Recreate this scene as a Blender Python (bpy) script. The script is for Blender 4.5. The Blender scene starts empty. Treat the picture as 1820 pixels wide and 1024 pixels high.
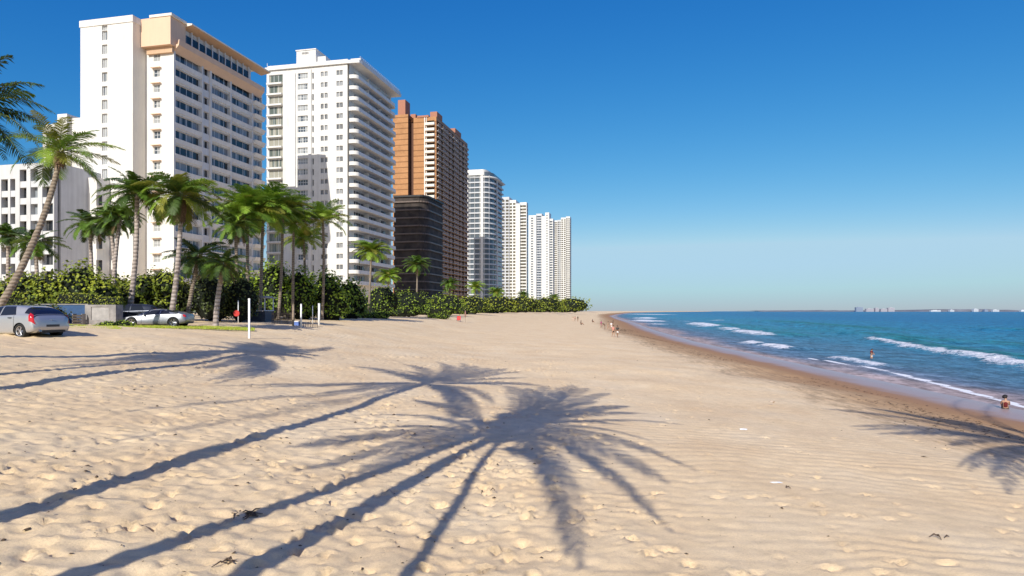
import bpy, bmesh, math, random
import numpy as np
from mathutils import Vector, Matrix, Quaternion
R = math.radians
SC = bpy.context.scene
COL = SC.collection
# ---- the photograph's geometry: focal length in photo pixels, principal column, horizon row, eye height over the sea
F, CX, HY, EYE = 1150.0, 910.0, 553.0, 6.0
SUN_AZ, SUN_EL = 17.0, 32.0           # the sun stands behind the viewer, a little to the left
SUNV = np.array([-math.sin(R(SUN_AZ))*math.cos(R(SUN_EL)), -math.cos(R(SUN_AZ))*math.cos(R(SUN_EL)), math.sin(R(SUN_EL))])

# ---------------------------------------------------------------- noise
_rng = np.random.RandomState(7)
_TAB = _rng.rand(256, 256)
def vnoise(x, y):
    xi = np.floor(x).astype(int); yi = np.floor(y).astype(int)
    fx = x-xi; fy = y-yi
    fx = fx*fx*fx*(fx*(fx*6-15)+10); fy = fy*fy*fy*(fy*(fy*6-15)+10)
    a = _TAB[xi & 255, yi & 255]; b = _TAB[(xi+1) & 255, yi & 255]
    c = _TAB[xi & 255, (yi+1) & 255]; d = _TAB[(xi+1) & 255, (yi+1) & 255]
    return (a*(1-fx)+b*fx)*(1-fy)+(c*(1-fx)+d*fx)*fy-.5

# ---------------------------------------------------------------- ground shape
SHORE = [(-200, 31), (0, 31.2), (40, 31.7), (79, 33.8), (125, 36.5), (200, 45), (314, 61), (500, 84), (767, 120), (1200, 200), (2300, 425), (4000, 950), (9000, 2800)]
_sy = np.array([p[0] for p in SHORE], float); _sx = np.array([p[1] for p in SHORE], float)
def shore_x(y): return np.interp(y, _sy, _sx)
PROF = [(-400, -6), (-60, -5), (-20, -2.0), (-4, -.42), (0, 0), (5, .16), (9, .85), (12.5, 1.55), (16, 2.05), (24, 2.5), (31, 2.7), (36, 2.95), (42, 3.6), (47, 4.5), (52, 4.92), (58, 5.1), (66, 5.4), (80, 5.6), (5000, 5.7)]
_ps = np.array([p[0] for p in PROF], float); _pz = np.array([p[1] for p in PROF], float)
def inland(x, y): return (shore_x(y)-x)*.975
def ground_z(x, y):
    s = inland(x, y)
    return (np.interp(s-1.6, _ps, _pz)+np.interp(s, _ps, _pz)*2+np.interp(s+1.6, _ps, _pz))/4
def gz(x, y): return float(ground_z(np.array([x], float), np.array([y], float))[0])
def ray(px, py): return ((px-CX)/F, -(py-HY)/F)
def at(px, py, d):
    a, b = ray(px, py); return (a*d, d, EYE+b*d)
def gnd(px, d):
    x = (px-CX)/F*d; return (x, d, gz(x, d))
def hit(px, py, z0=None):                   # where the sight line through a photo pixel meets the sand (or level z0)
    a, b = ray(px, py)
    if z0 is not None:
        d = (z0-EYE)/b; return (a*d, d, z0)
    d = 3*np.power(1.002, np.arange(4000)); g = ground_z(a*d, d); zz = EYE+b*d
    k = int(np.argmax(zz <= g)); return (float(a*d[k]), float(d[k]), float(g[k]))

# ---------------------------------------------------------------- scene objects
def tag(o, label=None, cat=None, group=None, kind=None):
    if label: o['label'] = label
    if cat: o['category'] = cat
    if group: o['group'] = group
    if kind: o['kind'] = kind
    return o
def thing(name, label, cat, loc=(0, 0, 0), rz=0.0, group=None):
    o = bpy.data.objects.new(name, None); COL.objects.link(o)
    o.empty_display_size = .2; o.location = loc; o.rotation_euler = (0, 0, rz)
    return tag(o, label, cat, group)
def link(name, me, parent=None, loc=None, rz=0.0):
    o = bpy.data.objects.new(name, me); COL.objects.link(o)
    if parent: o.parent = parent
    if loc is not None: o.location = loc
    if rz: o.rotation_euler = (0, 0, rz)
    return o
KIDS = {}
def kids(o): return [c for c in bpy.data.objects if c.parent == o]
def copy_tree(o, loc=None, rz=None, label=None, scale=None, parent=None):
    c = o.copy(); COL.objects.link(c)
    if parent is not None: c.parent = parent
    if loc is not None: c.location = loc
    if rz is not None: c.rotation_euler = (c.rotation_euler[0], c.rotation_euler[1], rz)
    if scale is not None: c.scale = (scale,)*3 if not hasattr(scale, '__len__') else scale
    if label: c['label'] = label
    for k in list(o.children): copy_tree(k, parent=c)
    return c

class MB:
    """collects polygons and builds one mesh"""
    def __init__(s): s.v = []; s.f = []; s.m = []
    def quad(s, a, b, c, d, m=0):
        i = len(s.v); s.v += [a, b, c, d]; s.f.append((i, i+1, i+2, i+3)); s.m.append(m)
    def poly(s, pts, m=0):
        i = len(s.v); s.v += list(pts); s.f.append(tuple(range(i, i+len(pts)))); s.m.append(m)
    def box(s, x0, x1, y0, y1, z0, z1, m=0):
        i = len(s.v)
        s.v += [(x0, y0, z0), (x1, y0, z0), (x1, y1, z0), (x0, y1, z0), (x0, y0, z1), (x1, y0, z1), (x1, y1, z1), (x0, y1, z1)]
        for f in ((0, 3, 2, 1), (4, 5, 6, 7), (0, 1, 5, 4), (1, 2, 6, 5), (2, 3, 7, 6), (3, 0, 4, 7)):
            s.f.append(tuple(i+k for k in f)); s.m.append(m)
    def prism(s, pts, z0, z1, m=0):
        i = len(s.v); n = len(pts)
        s.v += [(p[0], p[1], z0) for p in pts]+[(p[0], p[1], z1) for p in pts]
        s.f.append(tuple(i+n-1-k for k in range(n))); s.m.append(m)
        s.f.append(tuple(i+n+k for k in range(n))); s.m.append(m)
        for k in range(n):
            j = (k+1) % n; s.f.append((i+k, i+j, i+n+j, i+n+k)); s.m.append(m)
    def tube(s, pts, rad, n=8, m=0, cap=True):
        P = [Vector(p) for p in pts]; i0 = len(s.v); up = Vector((0, 0, 1))
        ref = None
        for k, p in enumerate(P):
            t = (P[min(k+1, len(P)-1)]-P[max(k-1, 0)]).normalized()
            if ref is None:
                ref = t.cross(Vector((0, 1, 0)) if abs(t.y) < .9 else Vector((1, 0, 0))).normalized()
            ref = (ref-t*ref.dot(t)).normalized(); b = t.cross(ref)
            r = rad[k] if hasattr(rad, '__len__') else rad
            for j in range(n):
                a = 2*math.pi*j/n; q = p+ref*(math.cos(a)*r)+b*(math.sin(a)*r); s.v.append(tuple(q))
        for k in range(len(P)-1):
            for j in range(n):
                a = i0+k*n+j; b2 = i0+k*n+(j+1) % n
                s.f.append((a, b2, b2+n, a+n)); s.m.append(m)
        if cap:
            s.f.append(tuple(i0+n-1-j for j in range(n))); s.m.append(m)
            e = i0+(len(P)-1)*n; s.f.append(tuple(e+j for j in range(n))); s.m.append(m)
    def mesh(s, name, mats, smooth=False):
        me = bpy.data.meshes.new(name)
        if len(s.v):
            me.from_pydata(s.v, [], s.f)
            me.polygons.foreach_set('material_index', s.m)
            if smooth: me.polygons.foreach_set('use_smooth', [True]*len(s.f))
        for m in (mats if isinstance(mats, (list, tuple)) else [mats]): me.materials.append(m)
        me.update(); return me
    def build(s, name, mats, parent=None, smooth=False, loc=None, rz=0.0):
        return link(name, s.mesh(name, mats, smooth), parent, loc, rz)

# ---------------------------------------------------------------- materials
class NT:
    def __init__(s, name):
        s.mat = bpy.data.materials.new(name); s.mat.use_nodes = True
        s.t = s.mat.node_tree; s.n = s.t.nodes; s.b = s.n['Principled BSDF']; s.out = s.n['Material Output']
        s.co = s.n.new('ShaderNodeTexCoord')
    def new(s, typ, **kw):
        o = s.n.new(typ)
        for k, v in kw.items(): setattr(o, k, v)
        return o
    def l(s, a, b): s.t.links.new(a, b)
    def noise(s, scale, detail=4, rough=.6, vec='Object', stretch=None, dist=0.0):
        o = s.new('ShaderNodeTexNoise'); o.inputs['Scale'].default_value = scale; o.inputs['Detail'].default_value = detail
        o.inputs['Roughness'].default_value = rough; o.inputs['Distortion'].default_value = dist
        src = s.co.outputs[vec] if isinstance(vec, str) else vec
        if stretch:
            mp = s.new('ShaderNodeMapping'); mp.inputs['Scale'].default_value = stretch; s.l(src, mp.inputs['Vector']); src = mp.outputs[0]
        s.l(src, o.inputs['Vector']); return o.outputs['Fac']
    def ramp(s, fac, stops, interp='LINEAR'):
        o = s.new('ShaderNodeValToRGB'); o.color_ramp.interpolation = interp
        e = o.color_ramp.elements
        while len(e) < len(stops): e.new(.5)
        for k, (p, c) in enumerate(stops):
            e[k].position = p; e[k].color = (c, c, c, 1) if not hasattr(c, '__len__') else (*c[:3], 1)
        s.l(fac, o.inputs['Fac']); return o.outputs['Color']
    def mix(s, a, b, fac, mode='MIX'):
        o = s.new('ShaderNodeMix', data_type='RGBA', blend_type=mode)
        for v, k in ((fac, 0), (a, 6), (b, 7)):
            if hasattr(v, 'links') or hasattr(v, 'is_linked'): s.l(v, o.inputs[k])
            elif k == 0: o.inputs[0].default_value = v
            else: o.inputs[k].default_value = (*v[:3], 1)
        return o.outputs[2]
    def math(s, op, a, b=None, clamp=False):
        o = s.new('ShaderNodeMath', operation=op); o.use_clamp = clamp
        for k, v in enumerate((a, b)):
            if v is None: continue
            if hasattr(v, 'is_linked'): s.l(v, o.inputs[k])
            else: o.inputs[k].default_value = v
        return o.outputs[0]
    def attr(s, name):
        o = s.new('ShaderNodeAttribute'); o.attribute_name = name; return o.outputs['Fac']
    def bump(s, h, strength=.3, dist=.05, normal=None):
        o = s.new('ShaderNodeBump'); o.inputs['Strength'].default_value = strength; o.inputs['Distance'].default_value = dist
        s.l(h, o.inputs['Height'])
        if normal is not None: s.l(normal, o.inputs['Normal'])
        s.l(o.outputs[0], s.b.inputs['Normal']); return o.outputs[0]
    def set(s, base=None, rough=None, metal=None, spec=None):
        if base is not None:
            if hasattr(base, 'is_linked'): s.l(base, s.b.inputs['Base Color'])
            else: s.b.inputs['Base Color'].default_value = (*base, 1)
        for k, v in (('Roughness', rough), ('Metallic', metal), ('Specular IOR Level', spec)):
            if v is None: continue
            if hasattr(v, 'is_linked'): s.l(v, s.b.inputs[k])
            else: s.b.inputs[k].default_value = v
        return s.mat
def plain(name, col, rough=.6, metal=0.0, var=.12, scale=3.0, spec=.4, bump=0.0):
    t = NT(name); n = t.noise(scale, 5)
    lo = [c*(1-var) for c in col]; hi = [min(1, c*(1+var)) for c in col]
    if bump: t.bump(n, bump, .03)
    return t.set(t.ramp(n, [(.3, lo), (.7, hi)]), rough, metal, spec)
def plaster(name, col, streak=.10):
    t = NT(name)
    a = t.noise(.25, 5); b = t.noise(1.6, 4, stretch=(1, 1, .06)); c = t.noise(14, 3)
    g = t.math('ADD', t.math('MULTIPLY', a, .5), t.math('MULTIPLY', b, .5))
    col2 = t.ramp(g, [(.36, [x*(1-streak) for x in col]), (.58, col)])
    t.bump(c, .08, .02)
    return t.set(t.mix(col2, t.ramp(c, [(.3, .93), (.7, 1.0)]), 1.0, 'MULTIPLY'), .7, 0, .3)
def glass(name, dark, light, thr=.5, rough=.08):
    """window glass over a dim room with curtains here and there; each window its own share"""
    t = NT(name); oi = t.new('ShaderNodeObjectInfo')
    add = t.new('ShaderNodeVectorMath', operation='ADD'); t.l(t.co.outputs['Object'], add.inputs[0])
    cx = t.new('ShaderNodeCombineXYZ'); rr = t.math('MULTIPLY', oi.outputs['Random'], 91.0); t.l(rr, cx.inputs[0]); t.l(rr, cx.inputs[1])
    t.l(cx.outputs[0], add.inputs[1])
    n = t.noise(.9, 1, vec=add.outputs[0], stretch=(1, 1, .05))
    folds = t.noise(9, 2, vec=add.outputs[0], stretch=(1, 1, .03))
    k = t.math('ADD', n, t.math('MULTIPLY', t.math('SUBTRACT', oi.outputs['Random'], .5), .3))
    cur = t.ramp(k, [(thr-.02, 0.0), (thr+.02, 1.0)])
    lc = t.mix([x*.55 for x in light], light, folds)
    return t.set(t.mix(dark, lc, cur), rough, 0, .55)
# ================================================================ sky, sun, camera
W = bpy.data.worlds.new('World'); SC.world = W; W.use_nodes = True
wn = W.node_tree.nodes; wl = W.node_tree.links
sky = wn.new('ShaderNodeTexSky'); sky.sky_type = 'NISHITA'; sky.sun_disc = False
sky.sun_elevation = R(SUN_EL); sky.sun_rotation = R(180+SUN_AZ)
sky.altitude = 0; sky.air_density = 1.0; sky.dust_density = .55; sky.ozone_density = 2.0
sp = wn.new('ShaderNodeSeparateColor'); cb = wn.new('ShaderNodeCombineColor'); wl.new(sky.outputs[0], sp.inputs[0])
grade = []
for k, (e_, f_, mx_) in enumerate(((2.3, 1.22, .45), (1.15, .80, .69), (.60, .88, .86))):     # deep clear-day grading of the sky light, channel by channel
    last = sp.outputs[k]
    for op_, v_ in (('MULTIPLY', .12), ('POWER', e_), ('MULTIPLY', f_), ('MINIMUM', mx_), ('MULTIPLY', 10.0)):
        m_ = wn.new('ShaderNodeMath'); m_.operation = op_; m_.inputs[1].default_value = v_; wl.new(last, m_.inputs[0]); last = m_.outputs[0]
    grade.append(last)
fl_ = wn.new('ShaderNodeMath'); fl_.operation = 'MAXIMUM'; fl_.inputs[1].default_value = 5.2; wl.new(grade[2], fl_.inputs[0]); b_top = grade[2]; grade[2] = fl_.outputs[0]
for k, part in ((0, .74), (1, .90)):                        # keep the haze at the horizon pale blue
    a_ = wn.new('ShaderNodeMath'); a_.operation = 'MULTIPLY'; a_.inputs[1].default_value = part; wl.new(grade[2], a_.inputs[0])
    b_ = wn.new('ShaderNodeMath'); b_.operation = 'MINIMUM'; wl.new(grade[k], b_.inputs[0]); wl.new(a_.outputs[0], b_.inputs[1]); wl.new(b_.outputs[0], cb.inputs[k])
wl.new(grade[2], cb.inputs[2])
# warm glow added to the sky behind the viewer, to take blue out of shadows
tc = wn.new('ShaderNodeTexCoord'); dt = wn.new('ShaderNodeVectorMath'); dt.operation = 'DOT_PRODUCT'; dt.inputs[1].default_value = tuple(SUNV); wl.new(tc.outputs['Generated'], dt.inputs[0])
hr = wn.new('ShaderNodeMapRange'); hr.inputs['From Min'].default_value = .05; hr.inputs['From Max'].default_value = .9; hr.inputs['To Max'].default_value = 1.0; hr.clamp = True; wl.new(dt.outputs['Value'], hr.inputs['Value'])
glow_ = wn.new('ShaderNodeMix'); glow_.data_type = 'RGBA'; glow_.blend_type = 'ADD'; glow_.inputs[7].default_value = (2.0, .95, .0, 1); wl.new(hr.outputs[0], glow_.inputs[0]); wl.new(cb.outputs[0], glow_.inputs[6])
wl.new(glow_.outputs[2], wn['Background'].inputs['Color']); wn['Background'].inputs['Strength'].default_value = .096
sl = bpy.data.lights.new('sun', 'SUN'); sl.energy = 5.0; sl.angle = R(.36); sl.color = (1.0, .955, .88)
so = bpy.data.objects.new('sun', sl); COL.objects.link(so)
so.rotation_euler = Vector(SUNV).to_track_quat('Z', 'Y').to_euler(); so.location = (-40, -100, 70)
cd = bpy.data.cameras.new('camera'); cam = bpy.data.objects.new('camera', cd); COL.objects.link(cam)
cam.location = (0, 0, EYE); cam.rotation_euler = (R(90), 0, 0)
cd.sensor_width = 36; cd.lens = 36*F/1820; cd.shift_y = (HY-512)/1820; cd.clip_end = 40000; cd.clip_start = .1
SC.camera = cam
SC.view_settings.view_transform = 'Standard'; SC.view_settings.look = 'None'; SC.view_settings.exposure = 0
SC.cycles.max_bounces = 6; SC.cycles.transparent_max_bounces = 6

# ================================================================ beach sand
def ladder(*segs):
    out = []
    for a, b, st in segs:
        n = max(1, int(round((b-a)/st))); out += list(np.linspace(a, b, n, endpoint=False))
    return out
def geo(a, b, ratio, st):
    out = [a]; 
    while out[-1] < b: st *= ratio; out.append(out[-1]+st)
    return out
XS = np.array([-x for x in reversed(geo(30, 4000, 1.09, .3))][:-1]+ladder((-30, -17, .22), (-17, 13, .075), (13, 25, .11), (25, 40, .25))+geo(40, 6000, 1.06, .3))
YS = np.array([-200, -100, -60, -40, -25, -15]+ladder((-10, 5, .8), (5, 6.6, .2), (6.6, 18, .065))+geo(18, 9000, 1.0085, .075))
GX, GY = np.meshgrid(XS, YS)
S = inland(GX, GY)
Z = ground_z(GX, GY)
dry = np.clip((S-7)/6, 0, 1)                                 # trampled sand only above the wet band
near = np.clip((140-GY)/100, 0, 1)
left = np.clip((4.0-GX)/7, .0, 1)
damp = near*dry
Z += damp*(vnoise(GX*.12+3, GY*.12)*.28+vnoise(GX*.45, GY*.45+9)*.10)
wx = GX+vnoise(GX*1.1+5, GY*1.1)*.5; wy = GY+vnoise(GX*1.1, GY*1.1+40)*.5
lump = .20-np.abs(vnoise(wx*2.3+11, wy*2.3))
lump2 = .20-np.abs(vnoise(wx*4.7+5, wy*4.7+77))
Z += damp*(lump*.10+lump2*.10+vnoise(wx*9, wy*9+31)*.042)*(.18+.82*left)*np.clip((34-GY)/24, .35, 1)
Z += damp*vnoise(wx*17, wy*17+3)*.010
# wind ripples, clearest in the smoother middle and right
ph = GX*.38*2*math.pi+GY*2.35*2*math.pi+vnoise(GX*.6, GY*.6+70)*9+vnoise(GX*1.9, GY*1.9+20)*3.0
rip = np.sin(ph)*.5+np.sin(ph*2+1.3)*.15
Z += damp*np.clip((30-GY)/16, 0, 1)*rip*.016*(.55+.45*np.clip((GX+6)/8, 0, 1))*(vnoise(GX*.35+7, GY*.35)+.75)
# footprints: an oval heel-and-toe hollow with a pushed-up rim, on wandering tracks and at random
rf = np.random.RandomState(21); FP = []
for k in range(150):
    a = rf.uniform(0, 2*math.pi); x = rf.uniform(-26, 10) if rf.rand() < .85 else rf.uniform(-10, 16); y = 6.5+rf.rand()**1.4*45
    if rf.rand() < .5: a = math.pi/2+rf.normal(0, .4)
    for j in range(rf.randint(6, 30)):
        a += rf.normal(0, .12); x += math.cos(a)*.55; y += math.sin(a)*.55
        if x > 2.5 and rf.rand() < .6: continue
        sgn = .11 if j % 2 else -.11
        FP.append((x-math.sin(a)*sgn, y+math.cos(a)*sgn, a+rf.normal(0, .15), rf.uniform(.75, 1.05), rf.uniform(.05, .10)))
for k in range(6200):
    x = rf.uniform(-26, 15); y = 6.5+(rf.rand()**1.5)*50
    if x > 1 and rf.rand() < .82: continue
    FP.append((x, y, rf.uniform(0, 6.3), rf.uniform(.28, .7), rf.uniform(.03, .095)))
for (x, y, a, sc, dep) in FP:
    i0, i1 = np.searchsorted(XS, (x-.45, x+.45)); j0, j1 = np.searchsorted(YS, (y-.45, y+.45))
    if i1-i0 < 2 or j1-j0 < 2: continue
    dx = GX[j0:j1, i0:i1]-x; dy = GY[j0:j1, i0:i1]-y
    u = (dx*math.cos(a)+dy*math.sin(a))/(.15*sc); v = (-dx*math.sin(a)+dy*math.cos(a))/(.075*sc*(1.0+.25*math.sin(x*9)))
    r = np.sqrt(u*u+v*v)
    w = .55 if x > 3 else 1.0
    d = -np.clip(1.1-r**3, 0, 1)**.7*(1-.4*np.clip(u, -1, 1))+.40*np.exp(-((r-1.4)/.30)**2)*(1+.5*np.sin(u*4+x*7))
    Z[j0:j1, i0:i1] += d*dep*w*damp[j0:j1, i0:i1]*np.clip(sc*1.3, .5, 1)
# wet strip lies smooth; a low ledge of piled sand at the tide line by the sitter
Z += np.exp(-((S-12.0-vnoise(GX*.2, GY*.2)*2.5)/1.1)**2)*.06*near
nv = GX.size; nx, ny = len(XS), len(YS)
me = bpy.data.meshes.new('beach_sand')
me.vertices.add(nv); me.vertices.foreach_set('co', np.stack([GX, GY, Z], -1).astype(np.float32).ravel())
ii = (np.arange(ny-1)[:, None]*nx+np.arange(nx-1)[None, :]).ravel()
ff = np.stack([ii, ii+1, ii+nx+1, ii+nx], -1).astype(np.int32)
me.loops.add(ff.size); me.loops.foreach_set('vertex_index', ff.ravel())
me.polygons.add(len(ff)); me.polygons.foreach_set('loop_start', np.arange(0, ff.size, 4, dtype=np.int32))
me.polygons.foreach_set('use_smooth', np.ones(len(ff), bool))
me.update(calc_edges=True)
at_s = me.attributes.new('inland', 'FLOAT', 'POINT'); at_s.data.foreach_set('value', S.astype(np.float32).ravel())
t = NT('sand')
n1 = t.noise(.35, 6); n2 = t.noise(3.0, 6, .65); n3 = t.noise(160, 3, .7); n4 = t.noise(28, 5, .7); nb = t.noise(420, 2, .8)
base = t.ramp(n1, [(.3, (.82, .595, .345)), (.5, (.89, .67, .40)), (.72, (.91, .715, .455))])
base = t.mix(base, t.ramp(n2, [(.30, .86), (.62, 1.0)]), 1.0, 'MULTIPLY')
base = t.mix(base, t.ramp(n3, [(.28, .62), (.5, 1.0), (.8, 1.06)]), .75, 'MULTIPLY')
base = t.mix(base, t.ramp(n4, [(.28, .80), (.5, 1.0)]), .8, 'MULTIPLY')
base = t.mix(base, t.ramp(nb, [(.32, .5), (.42, 1.0)]), .55, 'MULTIPLY')
sa = t.attr('inland'); sn = t.math('ADD', sa, t.math('MULTIPLY', t.math('SUBTRACT', t.noise(.22, 5), .5), 6.0))
seaweed = t.math('MULTIPLY', t.ramp(t.math('DIVIDE', sn, 40.0), [(.18, 0.0), (.26, .35), (.40, .75), (.44, .85), (.455, .3), (.52, 0.0)]),
                 t.ramp(t.noise(2.2, 8, .75, stretch=(1, .35, 1)), [(.44, 0.0), (.58, 1.0)]))
wet = t.ramp(t.math('DIVIDE', sn, 40.0), [(.09, (.40, .31, .285)), (.14, (.38, .205, .10)), (.28, (.45, .26, .125)), (.40, (.60, .40, .215)), (.48, (.82, .60, .36))])
wf = t.ramp(t.math('DIVIDE', sn, 40.0), [(.38, 1.0), (.48, 0.0)])
c1 = t.mix(base, t.mix(wet, t.ramp(n4, [(.25, .8), (.6, 1.05)]), 1.0, 'MULTIPLY'), wf)
c1 = t.mix(c1, (.13, .085, .05), t.math('MULTIPLY', seaweed, .55))
rough = t.ramp(t.math('DIVIDE', sa, 40.0), [(.04, .30), (.13, .6), (.22, .95)])
nn = t.bump(t.math('ADD', t.math('MULTIPLY', n4, .7), t.math('MULTIPLY', n3, .3)), .75, .02)
t.set(c1, rough, 0, .18)
me.materials.append(t.mat)
tag(link('beach_sand', me), 'pale trampled beach sand with footprints, ripples and a brown wet edge', None, None, 'structure')

# ================================================================ sea
YW = np.array([-200, -120, -70, -40, -15, 0, 8, 14, 19]+geo(22, 14000, 1.0105, .22))
kk = np.linspace(0, 1, 330)**1.75
GW = []
for y in YW: GW.append(shore_x(y)-5+(kk*(900 if y < 0 else 2.6*max(y, 60)+700)))
WX = np.array(GW); WY = np.repeat(YW[:, None], len(kk), 1)
OFF = WX-shore_x(WY)                                          # metres off the water's edge
deep = np.clip((OFF-6)/40, 0, 1)
far = np.clip(260/np.maximum(WY, 1), 0, 1)
wzp = OFF*.50+vnoise(WX*.05, WY*.02)*14+vnoise(WX*.16, WY*.07)*5
WZ = np.clip((OFF-2)/25, 0, 1)*far*(np.sin(wzp)*.10+np.sin(wzp*2.3+vnoise(WX*.3, WY*.15)*6)*.05)
WZ += np.clip((OFF-3)/20, 0, 1)*far*vnoise(WX*.8, WY*.45)*.12
FO = np.zeros_like(WX); TEAL = np.zeros_like(WX)
def breaker(pts, w, height=0.0, foam=1.0, teal=0.0, back=0.0):
    """a line of broken water: photo points on the sea surface, foam width and wave height in metres"""
    global WZ, FO, TEAL
    P = np.array([hit(px, py, 0.0)[:2] for px, py in pts])
    best = np.full(WX.shape, 1e9); sd = np.zeros_like(WX); tt = np.zeros_like(WX)
    L = np.concatenate([[0], np.cumsum(np.hypot(*(P[1:]-P[:-1]).T))])
    for k in range(len(P)-1):
        a, b = P[k], P[k+1]; d = b-a; l2 = (d*d).sum()
        q = ((WX-a[0])*d[0]+(WY-a[1])*d[1])/l2; qc = np.clip(q, 0, 1)
        ex = WX-(a[0]+d[0]*qc); ey = WY-(a[1]+d[1]*qc); e = np.hypot(ex, ey)
        m = e < best; best = np.where(m, e, best)
        sd = np.where(m, np.sign(-ex*d[1]+ey*d[0])*e*-1, sd); tt = np.where(m, (L[k]+qc*math.sqrt(l2))/L[-1], tt)
    # sd > 0 on the shore side (points run away from far to near)
    sd = sd+vnoise(WX*.25, WY*.25)*w*.5
    end = np.clip(np.minimum(tt, 1-tt)*7, 0, 1)
    if pts[-1][0] > 1820: end = np.where(tt > .5, 1, end)
    wv = w*(.35+.75*tt) if w > 2 and w < 3 else w
    FO = np.maximum(FO, foam*np.exp(-(np.where(sd > 0, sd/wv, sd/(wv*.45)))**2)*end)
    if height: WZ = WZ+height*end*np.exp(-(np.where(sd > 0, sd/(w*.5), sd/(w*1.3+back)))**2)
    if teal: TEAL = np.maximum(TEAL, teal*end*np.exp(-((sd+w*.9+back*.4)/(w*.8+back*.5))**2))
breaker([(1520, 600), (1560, 607), (1615, 617), (1680, 628), (1750, 638), (1820, 650), (1900, 664), (2050, 692)], 2.7, .7, 1.0, 1.0, 3.0)
breaker([(1478, 634), (1520, 641), (1570, 651), (1590, 655)], 1.7, .28, .95, .2, .6)
breaker([(1400, 632), (1480, 643), (1548, 654), (1600, 665), (1660, 681), (1740, 702), (1820, 722), (1930, 748), (2100, 790)], .42, .03, 1.7)
breaker([(1236, 575), (1262, 579), (1284, 582)], 8, .65, 1.0, .8, 5); breaker([(1286, 583), (1320, 588)], 6, .5, .85, .8, 5)
breaker([(1312, 588), (1350, 594), (1388, 599)], 5, .55, .95, .9, 4)
breaker([(1322, 608), (1350, 613)], 3.2, .4, .95); breaker([(1364, 613), (1390, 618), (1416, 622)], 3.0, .45, 1.0)
breaker([(1136, 569), (1150, 570.5), (1176, 573)], 13, .5, 1.0); breaker([(1144, 565), (1166, 567.5)], 16, .6, 1.0)
breaker([(1120, 558.2), (1160, 559), (1205, 560)], 40, .4, .9); breaker([(1160, 575.5), (1186, 578)], 8, .3, .8); breaker([(1206, 571), (1245, 574)], 6, .2, .6)
breaker([(1270, 569.5), (1285, 570)], 10, .3, .8)
breaker([(1330, 570), (1400, 577), (1470, 584), (1530, 590)], 9, .75, 0, 1.0, 8)
breaker([(1500, 592), (1560, 603), (1620, 611)], 5, .6, 0, 1.0, 4); breaker([(1720, 583), (1760, 586), (1800, 588)], 7, .5, 0, .8, 5)
breaker([(1690, 606), (1740, 613), (1790, 618)], 5, .35, 0, .6, 4)
WZ = np.where(OFF < 3, WZ*np.clip(OFF/3, 0, 1), WZ)
WZ = WZ+np.where(OFF < 4, .012, 0)
me = bpy.data.meshes.new('sea'); ny, nx = WX.shape
me.vertices.add(WX.size); me.vertices.foreach_set('co', np.stack([WX, WY, WZ], -1).astype(np.float32).ravel())
ii = (np.arange(ny-1)[:, None]*nx+np.arange(nx-1)[None, :]).ravel()
ff = np.stack([ii, ii+1, ii+nx+1, ii+nx], -1).astype(np.int32)
me.loops.add(ff.size); me.loops.foreach_set('vertex_index', ff.ravel())
me.polygons.add(len(ff)); me.polygons.foreach_set('loop_start', np.arange(0, ff.size, 4, dtype=np.int32))
me.polygons.foreach_set('use_smooth', np.ones(len(ff), bool)); me.update(calc_edges=True)
for nm, arr in (('offshore', OFF), ('foam', FO), ('swell', TEAL)):
    a_ = me.attributes.new(nm, 'FLOAT', 'POINT'); a_.data.foreach_set('value', arr.astype(np.float32).ravel())
t = NT('sea_water')
o = t.attr('offshore'); patch = t.noise(.05, 4, stretch=(1, .35, 1))
oo = t.math('ADD', o, t.math('MULTIPLY', t.math('SUBTRACT', patch, .5), 26.0))
oo = t.math('MINIMUM', oo, t.math('MULTIPLY', o, 2.2))
col = t.ramp(t.math('DIVIDE', oo, 200.0), [(.0, (.36, .28, .265)), (.010, (.25, .235, .26)), (.022, (.13, .18, .245)), (.055, (.080, .18, .26)), (.12, (.055, .20, .295)), (.25, (.034, .215, .325)), (.5, (.022, .195, .33)), (1.0, (.014, .155, .31))])
col = t.mix(col, (.010, .165, .165), t.math('MULTIPLY', t.attr('swell'), .9))
teal_zone = t.math('MULTIPLY', t.ramp(t.noise(.012, 3, stretch=(1, .3, 1)), [(.46, 0.0), (.62, 1.0)]), t.ramp(t.math('DIVIDE', o, 100.0), [(.10, 0.0), (.3, .6), (1.0, .25)]))
col = t.mix(col, (.016, .22, .26), teal_zone)
col = t.mix(col, t.ramp(t.noise(.35, 6, .7, stretch=(1, .5, 1)), [(.36, .5), (.64, 1.5)]), .85, 'MULTIPLY')
col = t.mix(col, t.ramp(t.noise(1.9, 5, .7, stretch=(1, .4, 1), dist=.3), [(.36, .5), (.60, 1.45)]), .75, 'MULTIPLY')
fn = t.noise(.9, 8, .75, stretch=(1, .6, 1), dist=.5); fine = t.noise(4, 5, .75)
fm = t.math('ADD', t.attr('foam'), t.math('MULTIPLY', t.math('SUBTRACT', fn, .5), 1.9))
fm = t.math('ADD', fm, t.math('MULTIPLY', t.math('SUBTRACT', fine, .5), 1.1))
foam = t.ramp(fm, [(.56, 0.0), (.80, .75), (1.1, 1.0)])
col = t.mix(col, (.82, .83, .84), foam)
h = t.math('ADD', t.noise(1.5, 6, .62, stretch=(1, .45, 1), dist=.3), t.math('MULTIPLY', t.noise(.32, 4, .6, stretch=(1, .5, 1)), 2.0))
sh = t.ramp(t.math('DIVIDE', o, 20.0), [(.08, .02), (.4, .9)])
bp = t.new('ShaderNodeBump'); bp.inputs['Distance'].default_value = .6; t.l(sh, bp.inputs['Strength']); t.l(h, bp.inputs['Height'])
df = t.new('ShaderNodeBsdfDiffuse'); t.l(col, df.inputs['Color']); t.l(bp.outputs[0], df.inputs['Normal'])
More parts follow.
